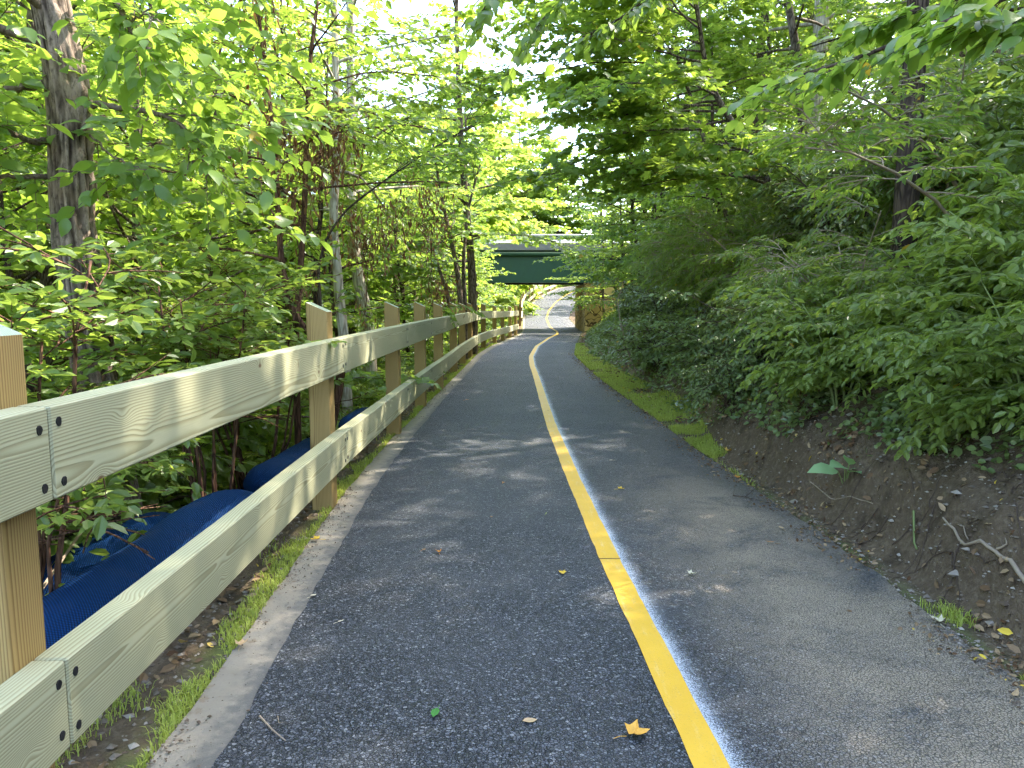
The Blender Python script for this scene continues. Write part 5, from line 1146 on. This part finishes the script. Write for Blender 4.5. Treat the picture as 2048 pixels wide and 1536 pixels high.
for i in range(34):
    a_ = gp3(rs.uniform(1450, 2040), rs.uniform(960, 1180)); an = rs.uniform(0, 6.28); L_ = rs.uniform(.06, .3); pts = []
    for u in np.linspace(0, 1, 7): q = (a_.x+math.cos(an)*L_*u+rs.normal(0, .006), a_.y+math.sin(an)*L_*u+rs.normal(0, .006)); pts.append((q[0], q[1], tz(*q)+.012))
    stick('twig', 'thin brown twig lying on the bare soil of the right bank', 'twig', pts, .003, .0015, M['twig'], group='twigs on the bare soil')
# broad pale leaves at the foot of the bank
b = GP(1690, 965, 2, 20); t = thing('broad_leaved_plant', 'low plant with a few big pale oval leaves above the bare soil', 'plant', b)
wd, lv = MB(), MB(); dd_ = np.array([(-1, -.3, .15), (-.75, -.7, .3), (-.3, -.6, .5), (.6, -.6, .4), (.1, -1, .35)], float); ps = np.array([(-.05, 0, .1), (-.02, -.03, .13), (0, -.04, .15), (.03, -.02, .12), (0, -.05, .1)])
put_leaves(lv, ps, dd_, np.tile([[.1, -.45, 1.]], (5, 1)), np.array([.22, .2, .15, .16, .14]), np.array([.5, .6, .4, .5, .6]), 'big')
for q in ps: tube(wd, [(0, 0, -.02), tuple(q*.6), tuple(q)], .004, 5)
wd.obj('stem', M['twig_green'], t); pm = leaf_mat('leaf_pale', (.20, .33, .14), (.27, .42, .19), (.3, .45, .15), wt=.3); lv.obj('leaf', pm, t)
print('leaf verts', NL[0])
SUN_AZ, SUN_EL, SKY, SUN, EXPO = 58, 50, .15, 2.5, 3.0
# ------------------------------------------------------------------ camera, light
cam = bpy.data.cameras.new('camera'); co = bpy.data.objects.new('camera', cam); COL.objects.link(co)
cam.sensor_width = 36; cam.lens = F/2048*36; cam.clip_end = 1500; cam.clip_start = .05
co.location = (0, 0, CAMH); co.rotation_euler = (R(90)-PITCH, 0, 0); S.camera = co
AZ, EL = SUN_AZ, SUN_EL
w = bpy.data.worlds.new('World'); S.world = w; w.use_nodes = True
nt = w.node_tree; sky = nt.nodes.new('ShaderNodeTexSky'); sky.sky_type = 'NISHITA'; sky.sun_disc = False
sky.sun_elevation = R(EL); sky.sun_rotation = R(AZ); sky.dust_density = 2.0
nt.links.new(sky.outputs[0], nt.nodes['Background'].inputs[0]); nt.nodes['Background'].inputs[1].default_value = SKY
L = bpy.data.lights.new('sun', 'SUN'); L.energy = SUN; L.angle = R(.53); L.color = (1, .93, .82)
lo = bpy.data.objects.new('sun', L); COL.objects.link(lo)
dv = Vector((math.sin(R(AZ))*math.cos(R(EL)), math.cos(R(AZ))*math.cos(R(EL)), math.sin(R(EL))))
lo.rotation_euler = dv.to_track_quat('Z', 'Y').to_euler()
S.view_settings.view_transform = 'Standard'; S.view_settings.look = 'None'; S.view_settings.gamma = 1; S.view_settings.exposure = EXPO
S.cycles.max_bounces = 7; S.cycles.diffuse_bounces = 4; S.cycles.transmission_bounces = 4; S.cycles.transparent_max_bounces = 6; S.cycles.glossy_bounces = 3
S.cycles.use_denoising = True; S.cycles.use_adaptive_sampling = True; S.cycles.adaptive_threshold = .02
S.cycles.sample_clamp_indirect = 8
S.cycles.denoising_prefilter = 'NONE'
S.cycles.caustics_reflective = False; S.cycles.caustics_refractive = False
